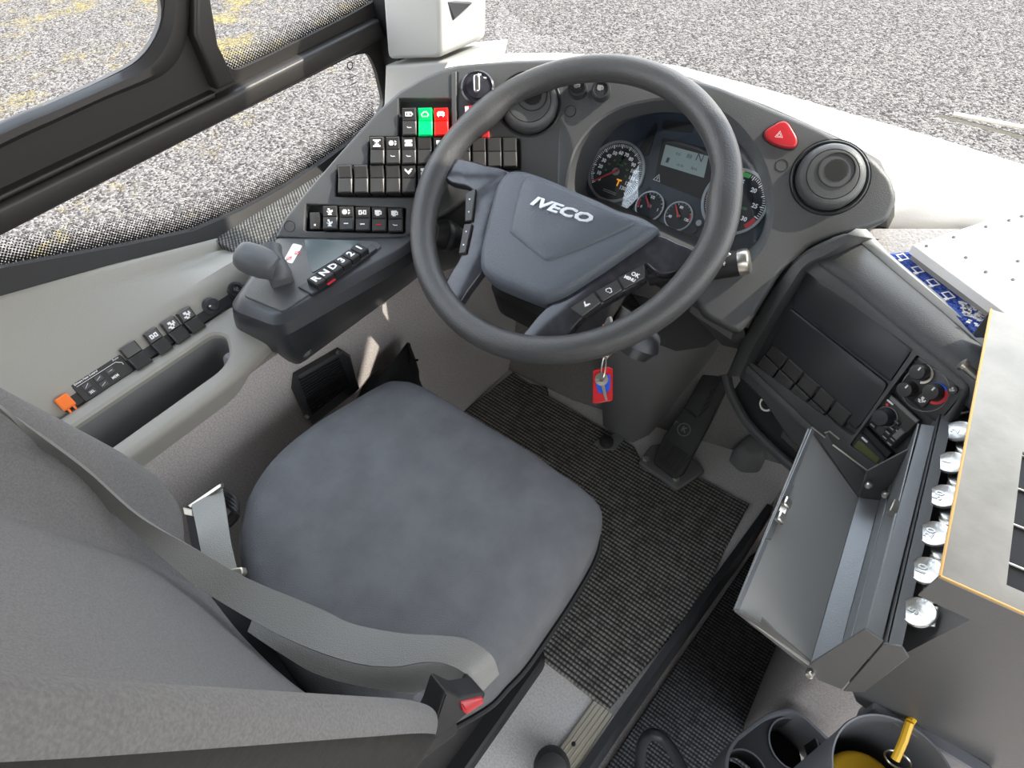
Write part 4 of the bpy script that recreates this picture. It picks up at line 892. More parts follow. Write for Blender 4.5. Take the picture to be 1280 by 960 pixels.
# curved lower cheek with power socket
bm = B(); P1 = [PO.pt(*q, -.01) for q in ((924, 462), (960, 492), (1000, 530), (1040, 566), (1080, 600))]; P2 = [PO.pt(*q, -.03) for q in ((916, 490), (938, 530), (972, 566), (1010, 592), (1060, 620))]
loft(bm, [[a-PO.n*.1, a, a*.5+b*.5+PO.n*-.012, b, b-PO.n*.14] for a, b in zip(P1, P2)], closed=True); obj('cheek', bm, 'dash2', pod, ang=60)
bm = B(); P3 = [PO.pt(*q, -.012) for q in ((908, 468), (914, 492), (934, 528), (966, 562), (1004, 594), (1050, 624))]; tube(bm, spline(P3, 4), .008, 10); obj('cheek_edge', bm, 'dash', pod)
CP = Pl((P1[1]*.5+P2[1]*.5), PO.n+V((0, 0, .1)), (0, 0, 1)); bm = B(); u, v = CP.uv(961, 505); annulus(bm, CP, u, v, .0095, .0125, -.004, .008, 28); so = obj('power_socket', bm, 'steel', pod, 'chrome ringed power socket')
bm = B(); lathe(bm, CP, u, v, [(.0095, -.004), (.0095, .004), (.004, .005), (0, .002)], 20); obj('socket_core', bm, 'deep', so)
bm = B(); slab(bm, CP, rnd(CP.uvs([(985, 528), (1008, 548), (998, 566), (976, 546)]), .003, 2), -.01, .006, .002); obj('blank_switch', bm, 'switch', pod)
# silver-lit top of the pod and its rear ledge
bm = B(); fr = [(1012, 318), (1060, 355), (1140, 420), (1215, 482), (1260, 520)]; bk = [(1056, 292), (1078, 305), (1140, 358), (1203, 411), (1262, 462)]
A = [PO.pt(*q, -.001) for q in fr]; BK_ = []
for a, q in zip(A, bk): BK_.append(Zp(q[0], q[1], a.z+.022))
loft(bm, [[a-V((0, 0, .03)), a, a*.8+b*.2+V((0, 0, .007)), a*.4+b*.6+V((0, 0, .008)), b, b-V((0, 0, .05))] for a, b in zip(A, BK_)], caps=False); obj('top_cover', bm, 'dash', pod, ang=60)
bm = B(); bk2 = [(1082, 285), (1109, 315), (1167, 363), (1225, 411), (1290, 465)]; C_ = [Zp(q[0], q[1], a.z+.006) for q, a in zip(bk2, BK_)]
loft(bm, [[a-V((0, 0, .05)), a+V((0, 0, -.004)), a*.5+c*.5+V((0, 0, .004)), c, c-V((0, 0, .05))] for a, c in zip(BK_, C_)], caps=False); obj('rear_ledge', bm, 'pillar', pod, ang=60)
bm = B(); lp = Pl(Yp(1110, 300, .97), (0, -.55, .83)); slab(bm, lp, [lp.uv(*q) for q in ((1082, 286), (1200, 286), (1150, 330), (1100, 316))], -.03, 0); tag(obj('shelf_lining', bm, 'vinyl'), 'grey textured lining between the shelf and the blue cloth', 'lining')
# climate panel, radio, tachograph sit in the right bay (bay coordinates: s along the row, t down)
b00, b10, b11, b01 = [V(PO.uv(*q)) for q in ((1147, 446), (1204, 489), (1118, 597), (1063, 556))]
def bay(s, t): p = b00*(1-s)*(1-t)+b10*s*(1-t)+b11*s*t+b01*(1-s)*t; return (p.x, p.y)
clim = thing('climate_panel', tuple(PO.w(*bay(.5, .2), 0)), 'climate control panel with three rotary knobs, top of the console bay', 'control panel')
bm = B(); cp = PO.uvs([(1146, 443), (1206, 487), (1182, 516), (1168, 530), (1118, 487)]); slab(bm, PO, rnd(cp, .006, 3), -.02, -.004, .003, 2); obj('face', bm, 'dash2', clim)
bm = B(); u, v = PO.uv(1156, 487, -.003); annulus(bm, PO, u, v, .0285, .0298, -.005, -.003, 40); obj('dial_surround', bm, 'greyd', clim)
for q, off, col_ in (((1146, 465), (.010, .004), 'alu'), ((1130, 487), None, None), ((1163, 490), (.010, .0), 'br')):
    u, v = PO.uv(*q, .012); bm = B(); lathe(bm, PO, u, v, [(.0115, -.006), (.0105, .010), (.0095, .0125), (0, .013)], 24); k = obj('knob', bm, 'switch', clim)
    bm = B(); slab(bm, PO, rect(u-.001, v+.003, u+.001, v+.008), .012, .0133); obj('pointer', bm, 'white', k)
    if off:
        uu, vv = u, v
        uu, vv = PO.uv(q[0]+7, q[1]+2, -.003)
        if col_ == 'alu': bm = B(); annulus(bm, PO, uu, vv, .0105, .0135, -.005, -.002, 24, R(-60), R(110)); obj('scale', bm, 'alu', clim)
        else:
            bm = B(); annulus(bm, PO, uu, vv, .0105, .0145, -.005, -.002, 16, R(60), R(150)); obj('scale', bm, 'blue', clim, 'blue half of the temperature scale')
            bm = B(); annulus(bm, PO, uu, vv, .0105, .0145, -.005, -.002, 20, R(-80), R(60)); obj('scale', bm, 'needle', clim, 'red half of the temperature scale')
u, v = PO.uv(1152.5, 500); bm = B(); slab(bm, PO, rnd(rect(u-.008, v-.008, u+.008, v+.008), .003, 2), -.006, 0, .001); k = obj('push_button', bm, 'switch', clim)
bm = B(); icon(bm, PO, u, v, .009, 'fan', .0003); obj('symbol', bm, 'white', k, recalc=False)
u, v = PO.uv(1190, 487); bm = B(); lathe(bm, PO, u, v, [(.006, -.006), (.006, 0), (0, 0)], 18); k = obj('push_button', bm, 'switch', clim); bm = B(); icon(bm, PO, u, v, .006, 'fan', .0003); obj('symbol', bm, 'gaugering', k, recalc=False)
for q in ((1142, 450), (1131, 463), (1120.5, 476)): bm = B(); lathe(bm, PO, *PO.uv(*q), [(.0022, -.006), (.0022, -.0034), (0, -.0034)], 10); obj('screw', bm, 'deep', clim)
rad = thing('radio', tuple(PO.w(*PO.uv(1112, 525), 0)), 'black car radio with one large volume knob below the climate panel', 'radio')
bm = B(); slab(bm, PO, rnd(PO.uvs([(1107, 490), (1147, 527), (1112, 563), (1080, 528)]), .003, 2), -.02, -.006, .002); obj('face', bm, 'switch', rad)
u, v = PO.uv(1101, 522, .010); bm = B(); lathe(bm, PO, u, v, [(.013, -.008), (.012, .010), (.0105, .013), (0, .0135)], 28); obj('volume_knob', bm, 'dash2', rad)
bm = B(); annulus(bm, PO, u+.001, v+.001, .0135, .0148, -.007, -.003, 32); obj('knob_ring', bm, 'greyd', rad)
bm = B(); slab(bm, PO, PO.uvs([(1112, 494), (1147, 526), (1143, 530), (1109, 499)]), -.007, -.004, .001); obj('flap', bm, 'greyd', rad)
for i, q in enumerate(((1113, 536), (1119, 528), (1108, 541), (1104, 547), (1114, 550), (1121, 540), (1089, 532), (1110, 555))):
    u, v = PO.uv(*q); bm = B(); slab(bm, PO, rnd(rect(u-.005, v-.003, u+.005, v+.003), .001, 2), -.008, -.0035, .0008); k = obj('key', bm, 'dash2', rad)
    bm = B(); slab(bm, PO, rect(u-.003, v-.0006, u+.003, v+.0006), -.004, -.0031); obj('symbol', bm, 'gaugering', k)
bm = B(); slab(bm, PO, PO.uvs([(1113, 545), (1124, 535), (1130, 541), (1119, 551)]), -.008, -.003, .001); obj('rocker_key', bm, 'greyd', rad)
bm = B(); u, v = PO.uv(1111, 503); slab(bm, PO, rnd(rect(u-.0052, v-.0012, u+.0052, v+.0012), .001, 2), -.005, -.0035); obj('legend', bm, 'white', rad, smooth=False)
bm = B(); u, v = PO.uv(1107.5, 506); lathe(bm, PO, u, v, [(.0018, -.006), (.0018, -.003), (0, -.003)], 10); obj('lamp', bm, 'needle', rad)
tac = thing('tachograph', tuple(PO.w(*PO.uv(1080, 570), 0)), 'tachograph with a small green display, lowest unit in the console bay', 'tachograph')
bm = B(); slab(bm, PO, rnd(PO.uvs([(1072, 538), (1106, 575), (1092, 596), (1053, 558)]), .003, 2), -.03, -.004, .002); obj('face', bm, 'dash2', tac)
bm = B(); slab(bm, PO, rnd(PO.uvs([(1072, 550), (1099, 574), (1089, 588), (1062, 563)]), .003, 2), -.006, -.0025, .001); obj('display', bm, 'lcdgreen', tac, 'green display')
bm = B(); u, v = PO.uv(1079, 550); slab(bm, PO, rnd(rect(u-.0052, v-.0014, u+.0052, v+.0014), .001, 2), -.005, -.0035); obj('legend', bm, 'white', tac, smooth=False)
bm = B(); slab(bm, PO, PO.uvs([(1078, 533), (1112, 567), (1106, 574), (1073, 539)]), -.02, -.006, .001); obj('paper_slot', bm, 'deep', tac)
# ================================================================== BLUE CLOTH AND WHITE PLATE ON THE SHELF
bm = B(); BZ = A[2].z+.027; pl = Pl((0, .85, BZ), (0, 0, 1), (0, 1, 0)); bc = pl.uvs([(1107, 316), (1146, 312), (1185, 330), (1260, 395), (1245, 425), (1224, 416)])
slab(bm, pl, bc, -.03, 0, .003); moq = thing('moquette_cloth', tuple(pl.pt(1170, 360)), 'blue patterned seat cloth lying between console and white plate', 'cloth'); obj('cloth', bm, 'moq', moq)
for i, (x, y) in enumerate(((1128, 322), (1147, 338), (1166, 354), (1185, 370))):
    u, v = pl.uv(x, y); bm = B(); t = R(-38); a = rect(-.0075, -.0065, .0065, .0065); b = inset(a, .0022)
    ro = lambda L: [(u+x_*math.cos(t)-y_*math.sin(t), v+x_*math.sin(t)+y_*math.cos(t)) for x_, y_ in L]
    bridge(bm, ringverts(bm, pl, ro(a), .0012), ringverts(bm, pl, ro(b), .0012)); slab(bm, pl, ro(rect(.003, -.010, .007, -.004)), 0, .0013); obj('woven_square', bm, 'sticker', moq, smooth=False, recalc=False)
bm = B()
for i in range(70):
    s, t = random.random(), random.random(); x = 1198+30*s+12*t; y = 378+12*s+30*t-4*random.random()
    if x > 1242: continue
    u, v = pl.uv(x, y); slab(bm, pl, rect(u-.002, v-.0012, u+.0025, v+.0012), 0, .0012)
obj('woven_speckle', bm, 'sticker', moq, smooth=False)
PZ = BZ+.024; pw = Pl((0, .85, PZ), (0, 0, 1), (0, 1, 0)); pp = pw.uvs([(1141, 306), (1196, 288)]); p2_ = pw.uv(1258, 392)
e = V(pp[1])-V(pp[0]); d = V(p2_)-V(pp[0])
poly = [pp[0], p2_, tuple(V(p2_)+V((.30, .02))), tuple(V(pp[1])+V((.45, .10))), tuple(V(pp[0])+e*3.2)]
plate = thing('white_plate', tuple(pw.w(.1, 0, 0)), 'white sunlit metal plate with small dark studs right of the console', 'plate')
bm = B(); slab(bm, pw, poly, -.014, 0, .001); obj('sheet', bm, 'plate', plate)
bm = B(); slab(bm, pw, inset(ccw(poly), .004), -.030, -.014); obj('edge', bm, 'platedge', plate)
for q in ((1158, 308), (1192, 297), (1232, 284), (1261, 276), (1277, 271), (1207, 322.5), (1232, 340.5), (1272, 327), (1266, 350)):
    u, v = pw.uv(*q); bm = B(); lathe(bm, pw, u, v, [(.0028, -.001), (.0024, .002), (.0014, .003), (0, .003)], 12); obj('stud', bm, 'greyd', plate)
# ================================================================== CASH BOX
CU = nrm(.9945, .1045, 0); CV = V((-CU.y, CU.x, 0)); c0 = Zp(1175, 720, .752)
CT = Pl(c0, (0, 0, 1), CV)
cash = thing('cash_box', tuple(c0+V((0, 0, -.5))), 'grey steel cash dispenser box with worn brassy edges at the right', 'cash box')
Lc = CT.uv(1242, 387)[1]; h0_ = CT.uv(1258, 731); h1_ = CT.uv(1280, 556)
bm = B(); slab_holes(bm, CT, rect(0, 0, .26, Lc), [rect(h0_[0], h0_[1], .235, h1_[1]-.01)], -.004, 0, .001, 2); obj('top_plate', bm, 'box', cash)
bm = B(); slab(bm, CT, rect(0, 0, .26, .002), -.043, -.0035); obj('top_lip', bm, 'boxd', cash); bm = B(); slab(bm, CT, rect(0, Lc-.002, .26, Lc), -.043, -.0035); obj('top_lip', bm, 'boxd', cash)
bm = B()
for a, b in (((0, 0), (0, Lc)), ((0, 0), (.26, 0))): tube(bm, [CT.w(a[0]+.0004, a[1]+.0004, -.0008), CT.w(b[0]+.0004, b[1]+.0004, -.0008)], .0014, 6)
obj('worn_edge', bm, 'brass', cash, 'brassy worn edge')
bm = B()   # body with a slightly raking left side
b_l = [(.052, -.004), (.026, -.24), (.010, -.30)]
secs = []
for v in (.012, Lc-.01): secs.append([CT.w(.056, v, -.0045), CT.w(.053, v, -.042), CT.w(.027, v, -.30), CT.w(.05, v, -.34), CT.w(.26, v, -.42), CT.w(.26, v, -.06), CT.w(.26, v, -.0045)])
loft(bm, secs, closed=True); obj('body', bm, 'boxd', cash)
bm = B(); slab(bm, CT, rect(h0_[0]-.002, h0_[1]-.002, .237, h1_[1]-.008), -.0045, -.0035); obj('coin_well', bm, 'deep', cash)
for k in range(4): bm = B(); v = h0_[1]+.025+k*.045; tube(bm, [CT.w(h0_[0], v, -.0022), CT.w(.236, v+.002, -.0022)], .0012, 6); obj('divider_rod', bm, 'steel', cash)
bm = B(); slab(bm, Pl(CT.w(0, .012, 0), -CV, (0, 0, 1)), [(.06, -.052), (.12, -.052), (.12, -.054), (.06, -.054)], 0, .0012); obj('slot', bm, 'deep', cash)
# stamped coin levers
for i, (q, s) in enumerate((((1201, 505), ''), ((1199, 539), '2'), ((1189, 578), '1'), ((1179, 620), '50'), ((1168, 667), '20'), ((1158, 713), '10'), ((1148, 765), '5'))):
    c = Zp(*q, .635); n = nrm(-.45, -.12, .85); CPn = Pl(c, n, CV); bm = B(); r = .0168
    p = [(r*math.cos(t), r*math.sin(t)) for t in [math.pi*.5+math.pi*j/14 for j in range(15)]]+[(.03, -.014), (.03, .014)]
    lathe(bm, CPn, 0, 0, [(r, -.0015), (r, .0), (r*.96, .0012), (r*.88, .0004), (0, .0004)], 32); slab(bm, CPn, [(.004, -.0125), (.016, -.011), (.016, .011), (.004, .0125)], -.003, -.0006, .0006)
    lv = obj('coin_lever', bm, 'coin', cash, ('coin lever stamped %s' % s) if s else None)
    if s: bm = B(); text(bm, s, CPn, -.004, 0, .013, .0006, .0006, rot=R(75), bold=.0004); obj('stamping', bm, 'gaugering', lv, smooth=False)
    if s == '5': continue
    bm = B(); pl2 = Pl(c+CU*.014-CV*.011+V((0, 0, -.006)), n, CV); lathe(bm, pl2, 0, 0, [(.013, -.002), (.013, 0), (.011, .001), (0, .0004)], 28); obj('coin_plate', bm, 'coin', lv)
    bm = B(); pl3 = Pl(c+CU*.012-CV*.021+V((0, 0, -.010)), n, CV); slab(bm, pl3, circ(0, 0, .009, 18), -.002, 0, .0005); obj('pivot', bm, 'steel', lv)
bm = B(); p = Dp(1212, 463, .93); pl = Pl(p, nrm(-.85, .1, .3), (0, 0, 1)); lathe(bm, pl, 0, 0, [(.005, -.03), (.005, .006), (.0075, .007), (.0075, .012), (0, .013)], 16); obj('lock_bolt', bm, 'steel', cash)
# ================================================================== CHANGE TRAY with its flap hanging open
ch = thing('change_tray', tuple(Zp(1050, 715, .5)), 'dark steel change tray with its flap folded open, left of the cash box', 'tray')
Hn, Hf = Zp(1012, 832, .505), Zp(1073, 622, .505)        # hinge line, near and far
Tn, Tf = Zp(918, 762, .575), Zp(1015, 534, .575)        # top edge of the open flap
Ff = Zp(1100, 625, .51); Fn = Ff+(Hn-Hf)
Rn, Rf = Zp(1080, 795, .625), Zp(1152, 530, .625)
def quad_plate(P, th, r=.001):
    a = V(P[0]); n = (V(P[1])-a).cross(V(P[-1])-a).normalized(); 
    if n.dot(CAM-a) < 0: n = -n
    return Pl(a, n, (0, 1, 0) if abs(n.y) < .9 else (0, 0, 1)), n
bm = B()
def poly3(bm, P, th):
    pl, n = quad_plate(P, th); slab(bm, pl, [((V(q)-pl.o).dot(pl.u), (V(q)-pl.o).dot(pl.v)) for q in P], -th, 0, min(.0006, th/3))
poly3(bm, [Hn, Hf, Tf, Tn], .002); fl = obj('flap', bm, 'flap', ch)
dF = (Tn-Hn).normalized(); yv = (Tf-Tn).normalized(); nF = dF.cross(yv).normalized(); nF = nF if nF.dot(CAM-Tn) > 0 else -nF
bm = B()   # folded lip along the flap's upper edge with its shallow step
def fp(s, t, h=0): return Tn+(Tf-Tn)*s+dF*t+nF*h
for P in ([fp(0, 0), fp(.34, 0), fp(.34, -.007), fp(0, -.007)], [fp(.34, 0), fp(.66, 0), fp(.66, -.010), fp(.36, -.010)], [fp(.66, 0), fp(1, 0), fp(1, -.007), fp(.66, -.007)]): poly3(bm, P, .002)
obj('lip', bm, 'tray', fl)
bm = B(); poly3(bm, [fp(.45, -.001, .002), fp(.56, -.001, .002), fp(.56, -.006, .010), fp(.45, -.006, .010)], .003)
for s in (.455, .535): 
    a = fp(s, -.004, .004); pl = Pl(a, nF, yv); slab(bm, pl, rnd(rect(-.006, -.006, .006, .008), .002, 2), 0, .007, .0015)
obj('catch', bm, 'steel', fl, 'bright steel catch')
bm = B()   # end flanges of the flap, near and far, each with a hook notch
up = nF
for base, s0 in ((0, 0),):
    poly3(bm, [Tn-V((0, .001, 0))]+[Yp(*q, Tn.y+(Hn.y-Tn.y)*t) for q, t in (((934, 771), .1), ((951, 780), .3), ((953, 768), .3), ((958, 772), .35), ((970, 790), .45), ((1012, 830), .98), ((1014, 846), 1.0), ((1000, 840), .9), ((918, 765), .0))], .0018)
obj('end_flange', bm, 'boxd', fl)
bm = B()
Gf = Zp(1085, 590, .555)
poly3(bm, [Tf, Yp(1032, 547, Tf.y+.004), Yp(1036, 545, Tf.y+.004), Yp(1040, 541, Tf.y+.004), Yp(1042, 556, Tf.y+.004), Yp(1084, 589, Tf.y+.004), Yp(1100, 610, Tf.y+.002), Hf], .0018); obj('end_flange', bm, 'boxd', fl)
bm = B(); P = [Tf+V((0, -.001, .001)), Yp(1031, 547, Tf.y+.003)]; tube(bm, P, .0012, 6); P = [Yp(1041, 556, Tf.y+.003), Yp(1084, 588, Tf.y+.003), ]; tube(bm, P, .0012, 6); tube(bm, [Yp(1031, 541, Tf.y), Yp(1037, 539, Tf.y), Yp(1049, 549, Tf.y)], .0012, 6); obj('bright_edge', bm, 'alu', fl, 'bright bare edge')
bm = B(); poly3(bm, [Hn, Hf, Ff, Fn], .002); obj('floor_strip', bm, 'tray', ch)
Sf = Ff*.72+Rf*.28+V((.004, 0, -.006)); Sn = Fn*.72+Rn*.28+V((.004, 0, -.006))
bm = B(); poly3(bm, [Fn, Ff, Sf, Sn], .002); obj('slope_strip', bm, 'tray', ch)
R2n, R2f = Zp(1103, 800, .626), Zp(1169, 532, .626)
bm = B(); poly3(bm, [Sn, Sf, Rf+V((0, 0, -.001)), Rn+V((0, 0, -.001))], .0018); poly3(bm, [Rn, Rf, R2f, R2n], .002); obj('back_wall', bm, 'tray', ch)
R3n, R3f = Zp(1108, 803, .63), Zp(1176, 512, .63); R4n, R4f = Zp(1128, 808, .63), Zp(1196, 500, .63)
bm = B(); poly3(bm, [R3n, R3f, R4f, R4n], .003); poly3(bm, [R3n, R3f, R3f-V((0, 0, .05)), R3n-V((0, 0, .05))], .002); obj('coin_rail', bm, 'tray', ch)
bm = B(); poly3(bm, [Hf+V((0, .002, 0)), Yp(1084, 589, Hf.y+.004), Yp(1151, 529, Rf.y+.004), Yp(1112, 640, Sf.y+.004)], .002); obj('end_plate', bm, 'boxd', ch)
bm = B(); yn = Hn.y-.002
poly3(bm, [Yp(1012, 830, yn), Yp(1081, 786, yn), Yp(1104, 802, yn), Yp(1052, 862, yn), Yp(1022, 850, yn)], .002); poly3(bm, [Yp(1104, 805, yn+.001), Yp(1128, 810, yn+.001), Yp(1136, 822, yn+.001), Yp(1080, 866, yn+.001), Yp(1054, 864, yn+.001)], .002); obj('end_plate', bm, 'boxd', ch)
bm = B(); pl = Pl(Yp(1012, 843, yn-.003), (-.2, -1, .3), (0, 0, 1)); lathe(bm, pl, 0, 0, [(.006, -.004), (.005, .002), (.003, .003), (0, .002)], 18); obj('hinge_pin', bm, 'steel', ch)
for q in ((1086, 606), (1107, 618)): bm = B(); pl = Pl(Yp(*q, Hf.y-.002), (-.2, -1, .3), (0, 0, 1)); lathe(bm, pl, 0, 0, [(.005, -.004), (.005, .003), (.003, .006), (0, .006)], 14); obj('bolt', bm, 'steel', ch)
bm = B(); pl = Pl(Rn*.45+Rf*.55+V((-.004, 0, -.006)), (-1, 0, .1), (0, 0, 1)); slab(bm, pl, rnd(rect(-.010, -.006, .010, .006), .002, 2), -.004, .004, .001); obj('latch', bm, 'steel', ch)
# pedestal that carries tray and box
ped = thing('cash_pedestal', (.25, .55, -.25), 'grey lined pedestal under the cash box and change tray', 'pedestal')
bm = B(); slab(bm, Pl((0, 0, 0), (0, 0, 1), (0, 1, 0)), rnd([(.155, .53), (.42, .55), (.42, .80), (.14, .80)], .03, 4), -.25, .44, .004); obj('column', bm, 'wallcarpet', ped)
bm = B(); slab(bm, Pl((0, 0, 0), (0, 0, 1), (0, 1, 0)), rnd([(.02, .86), (.5, .80), (.5, 1.0), (.0, 1.0)], .02, 3), -.25, .60, .004); obj('front_column', bm, 'wallcarpet', ped)
# ================================================================== DRIVER'S SEAT
seat = thing('driver_seat', (-.40, .18, 0), "grey cloth driver's seat with winged backrest", 'seat')
CS = Pl((-.40, .22, .50), (0, 0, 1), (0, 1, 0))
cpx = [(478, 473), (498, 470), (520, 474), (560, 496), (602, 522), (660, 556), (705, 588), (738, 612), (754, 634), (750, 662), (722, 712), (684, 768), (655, 808), (632, 832), (600, 862), (520, 900), (440, 900), (370, 850), (322, 780), (303, 725), (294, 682), (298, 640), (316, 598), (344, 562), (385, 528), (430, 500)]
cuv = ccw(spl2(CS.uvs(cpx), 4)); bm = B()
rings = [ringverts(bm, CS, shrink(cuv, .02), -.10), ringverts(bm, CS, inset(cuv, .002), -.085), ringverts(bm, CS, cuv, -.03), ringverts(bm, CS, inset(cuv, .0015), -.012), ringverts(bm, CS, shrink(cuv, .010), -.002), ringverts(bm, CS, shrink(cuv, .03), .006), ringverts(bm, CS, shrink(cuv, .07), .011), ringverts(bm, CS, shrink(cuv, .12), .012)]
for a, b in zip(rings, rings[1:]): bridge(bm, a, b)
cap(bm, rings[-1]); cap(bm, list(reversed(rings[0]))); obj('cushion', bm, 'seat', seat, ang=70)
bm = B(); tube(bm, [CS.w(a, b, -.088) for a, b in inset(cuv, -.001)], .004, 8, closed=True); obj('cushion_edge', bm, 'deep', seat)
bm = B(); slab(bm, FL, rnd(rect(-.60, -.10, -.225, .33), .03, 4), .33, .41, .01); slab(bm, FL, rnd(rect(-.57, -.12, -.25, .30), .02, 3), .05, .34, .01); slab(bm, FL, rnd(rect(-.60, -.16, -.22, .34), .02, 3), 0, .05, .005); obj('suspension', bm, 'deep', seat)
# backrest: winged shell. columns run across, rows run up
def wingy(z): return .078-.27*(z-.6)
rows = [.545, .558, .585, .63, .70, .84, .95, 1.06, 1.16, 1.22, 1.24]
secs = []; XC = -.398
for i, z in enumerate(rows):
    yw = wingy(z); f = {0: .0, 1: .38, 2: .72, 3: .93}.get(i, 1.0); top = {len(rows)-1: .55, len(rows)-2: .85}.get(i, 1.0)
    hw = (.205+.045*min(1, max(0, (z-.52)/.12)))*top; wd = .082*f
    yc = yw-.085
    P = [(-hw*.86, yc-.075), (-hw*.99, yc-.03), (-hw*1.03, yc+wd*.45), (-hw*1.01, yc+wd*.85), (-hw*.955, yc+wd*1.05), (-hw*.88, yc+wd*.98), (-hw*.78, yc+wd*.62), (-hw*.66, yc+wd*.16), (-hw*.60, yc-.002), (-hw*.54, yc+.006), (-hw*.3, yc-.002), (0, yc-.004)]
    P = P+[(-a-(.008 if k_ > 1 else 0), b+((.013-.012*min(1, max(0, (z-.65)/.4)))*f if 1 < k_ < 8 else 0)) for k_, (a, b) in reversed(list(enumerate(P[:-1])))]
    P += [(hw*.5, yc-.10), (0, yc-.11), (-hw*.5, yc-.10)]
    secs.append([V((XC+a, b, z)) for a, b in P])
fin = []
for a, b in zip(secs, secs[1:]):
    fin.append(a); fin.append([p*.5+q*.5 for p, q in zip(a, b)])
fin.append(secs[-1])
bm = B(); n = len(secs[0])
def mi(i, j): return 1 if (j <= 2 or j >= 19) else 0
loft(bm, fin, closed=True, mi=mi)
bk = obj('backrest', bm, ['seatback', 'leather'], seat, ang=80)
md = bk.modifiers.new('sub', 'SUBSURF'); md.levels = 2; md.render_levels = 2
bm = B(); slab(bm, Pl((0, 0, 0), (0, 0, 1), (0, 1, 0)), rnd([(-.60, -.16), (-.20, -.16), (-.20, .0), (-.60, .0)], .02, 3), .42, .56, .01); obj('backrest_bracket', bm, 'deep', seat)
# recliner cover and buckle at the near side
RC = Pl(Xp(505, 925, -.190), (1, -.1, .35), (0, 0, 1))
bm = B(); slab(bm, RC, rnd(RC.uvs([(530, 886), (547, 874), (556, 896), (551, 920), (534, 950), (504, 985), (434, 1010), (454, 970), (504, 945)]), .008, 3), -.02, -.004, .004, 3); obj('recliner_cover', bm, 'leveror', seat)
BU = Pl(Xp(575, 885, -.162), (.9, -.2, .5), (0, 0, 1)); bm = B()
slab(bm, BU, rnd(BU.uvs([(556, 862), (578, 872), (608, 866), (607, 874), (590, 890), (560, 915), (535, 935), (528, 925), (545, 895)]), .004, 3), -.03, 0, .004, 3); bu = obj('buckle', bm, 'deep', seat, 'black belt buckle with red release button')
bm = B(); slab(bm, BU, rnd(BU.uvs([(574, 877), (602, 870), (604, 877), (582, 892), (577, 888)]), .002, 2), -.004, .003, .002, 2); obj('release_button', bm, 'hazard', bu, 'red release button')
bm = B(); tube(bm, spline([BU.pt(560, 905, -.02), Xp(520, 935, -.175), Xp(470, 985, -.18)], 4), .013, 10); obj('buckle_stalk', bm, 'deep', bu)
# belt
def pz(L): return [Zp(*q) for q in L]
up_ = [(-60, 470, .93), (0, 508, .875), (103, 582, .765), (175, 645, .685), (250, 689, .632), (312, 724, .595), (400, 761, .575), (440, 780, .570), (500, 792, .567), (550, 795, .567), (585, 800, .565), (614, 819, .555), (623, 842, .53)]
dn_ = [(-60, 480, .93), (0, 513, .875), (78, 582, .765), (150, 648, .685), (219, 711, .632), (272, 750, .595), (360, 799, .575), (435, 827, .570), (490, 834, .567), (530, 828, .567), (560, 831, .565), (585, 845, .555), (600, 866, .53)]
blt = thing('seat_belt', tuple(Zp(440, 800, .57)), 'grey seat belt lying across backrest and cushion down to the buckle', 'seat belt')
bm = B(); ribbon(bm, pz(up_), pz(dn_), 6); obj('shoulder_strap', bm, 'belt', blt, ang=60)
up2 = [(318, 770, .53), (360, 790, .535), (430, 815, .53), (500, 826, .535), (560, 826, .54), (596, 838, .535)]
dn2 = [(310, 790, .53), (352, 818, .535), (400, 845, .53), (470, 862, .535), (540, 868, .54), (592, 862, .53)]
bm = B(); ribbon(bm, pz(up2), pz(dn2), 6); obj('lap_strap', bm, 'belt', blt, ang=60)
bm = B(); pl = Pl(Zp(603, 850, .545), (.8, -.2, .6), (0, 0, 1)); slab(bm, pl, rnd(pl.uvs([(584, 842), (600, 860), (598, 872), (590, 866), (578, 852)]), .003, 2), -.004, .004, .001); obj('tongue', bm, 'deep', blt)
# short anchor strap at the window side
anc = thing('anchor_strap', tuple(Zp(270, 670, .5)), 'short pale belt strap between backrest and cushion on the window side', 'belt strap')
bm = B(); ribbon(bm, pz([(280, 612, .515), (276, 640, .515), (282, 670, .522), (290, 700, .522), (298, 722, .518)][0:0] or [(278, 609, .52), (283, 640, .53), (289, 680, .53), (299, 722, .525)]), pz([(240, 632, .52), (246, 660, .53), (253, 695, .53), (262, 727, .525)]), 5); obj('webbing', bm, 'belt2', anc, ang=60)
bm = B(); pl = Pl(Zp(300, 714, .53), (.1, -.4, .9), (0, 1, 0)); slab(bm, pl, rnd(pl.uvs([(284, 712), (304, 709), (306, 716), (302, 721), (286, 722)]), .002, 2), -.006, .004, .0015); obj('metal_end', bm, 'alu', anc, 'bright metal end')
bm = B(); pl = Pl(Zp(262, 622, .52), (.1, -.5, .8), (0, 1, 0)); slab(bm, pl, pl.uvs([(236, 632), (274, 606), (278, 604), (278, 609), (240, 635)]), -.003, .003, .001); obj('guide_bar', bm, 'steel', anc)
bm = B()
for k in range(4): tube(bm, spline([Zp(278, 612+k*5, .50), Zp(292, 622+k*5, .51), Zp(296, 634+k*4, .50), Zp(286, 648+k*3, .49)], 4), .004, 8)
obj('spring_cover', bm, 'deep', anc)
bm = B(); pl = Pl(Zp(238, 640, .50), (.2, -.6, .7), (0, 1, 0)); slab(bm, pl, pl.uvs([(230, 634), (243, 638), (252, 700), (240, 690)]), -.01, 0, .001); obj('bracket', bm, 'deep', anc)
bm = B(); slab(bm, pl, pl.uvs([(230, 634), (242, 637), (243, 645), (232, 643)]), 0, .003, .001); obj('bracket_edge', bm, 'alu', anc)
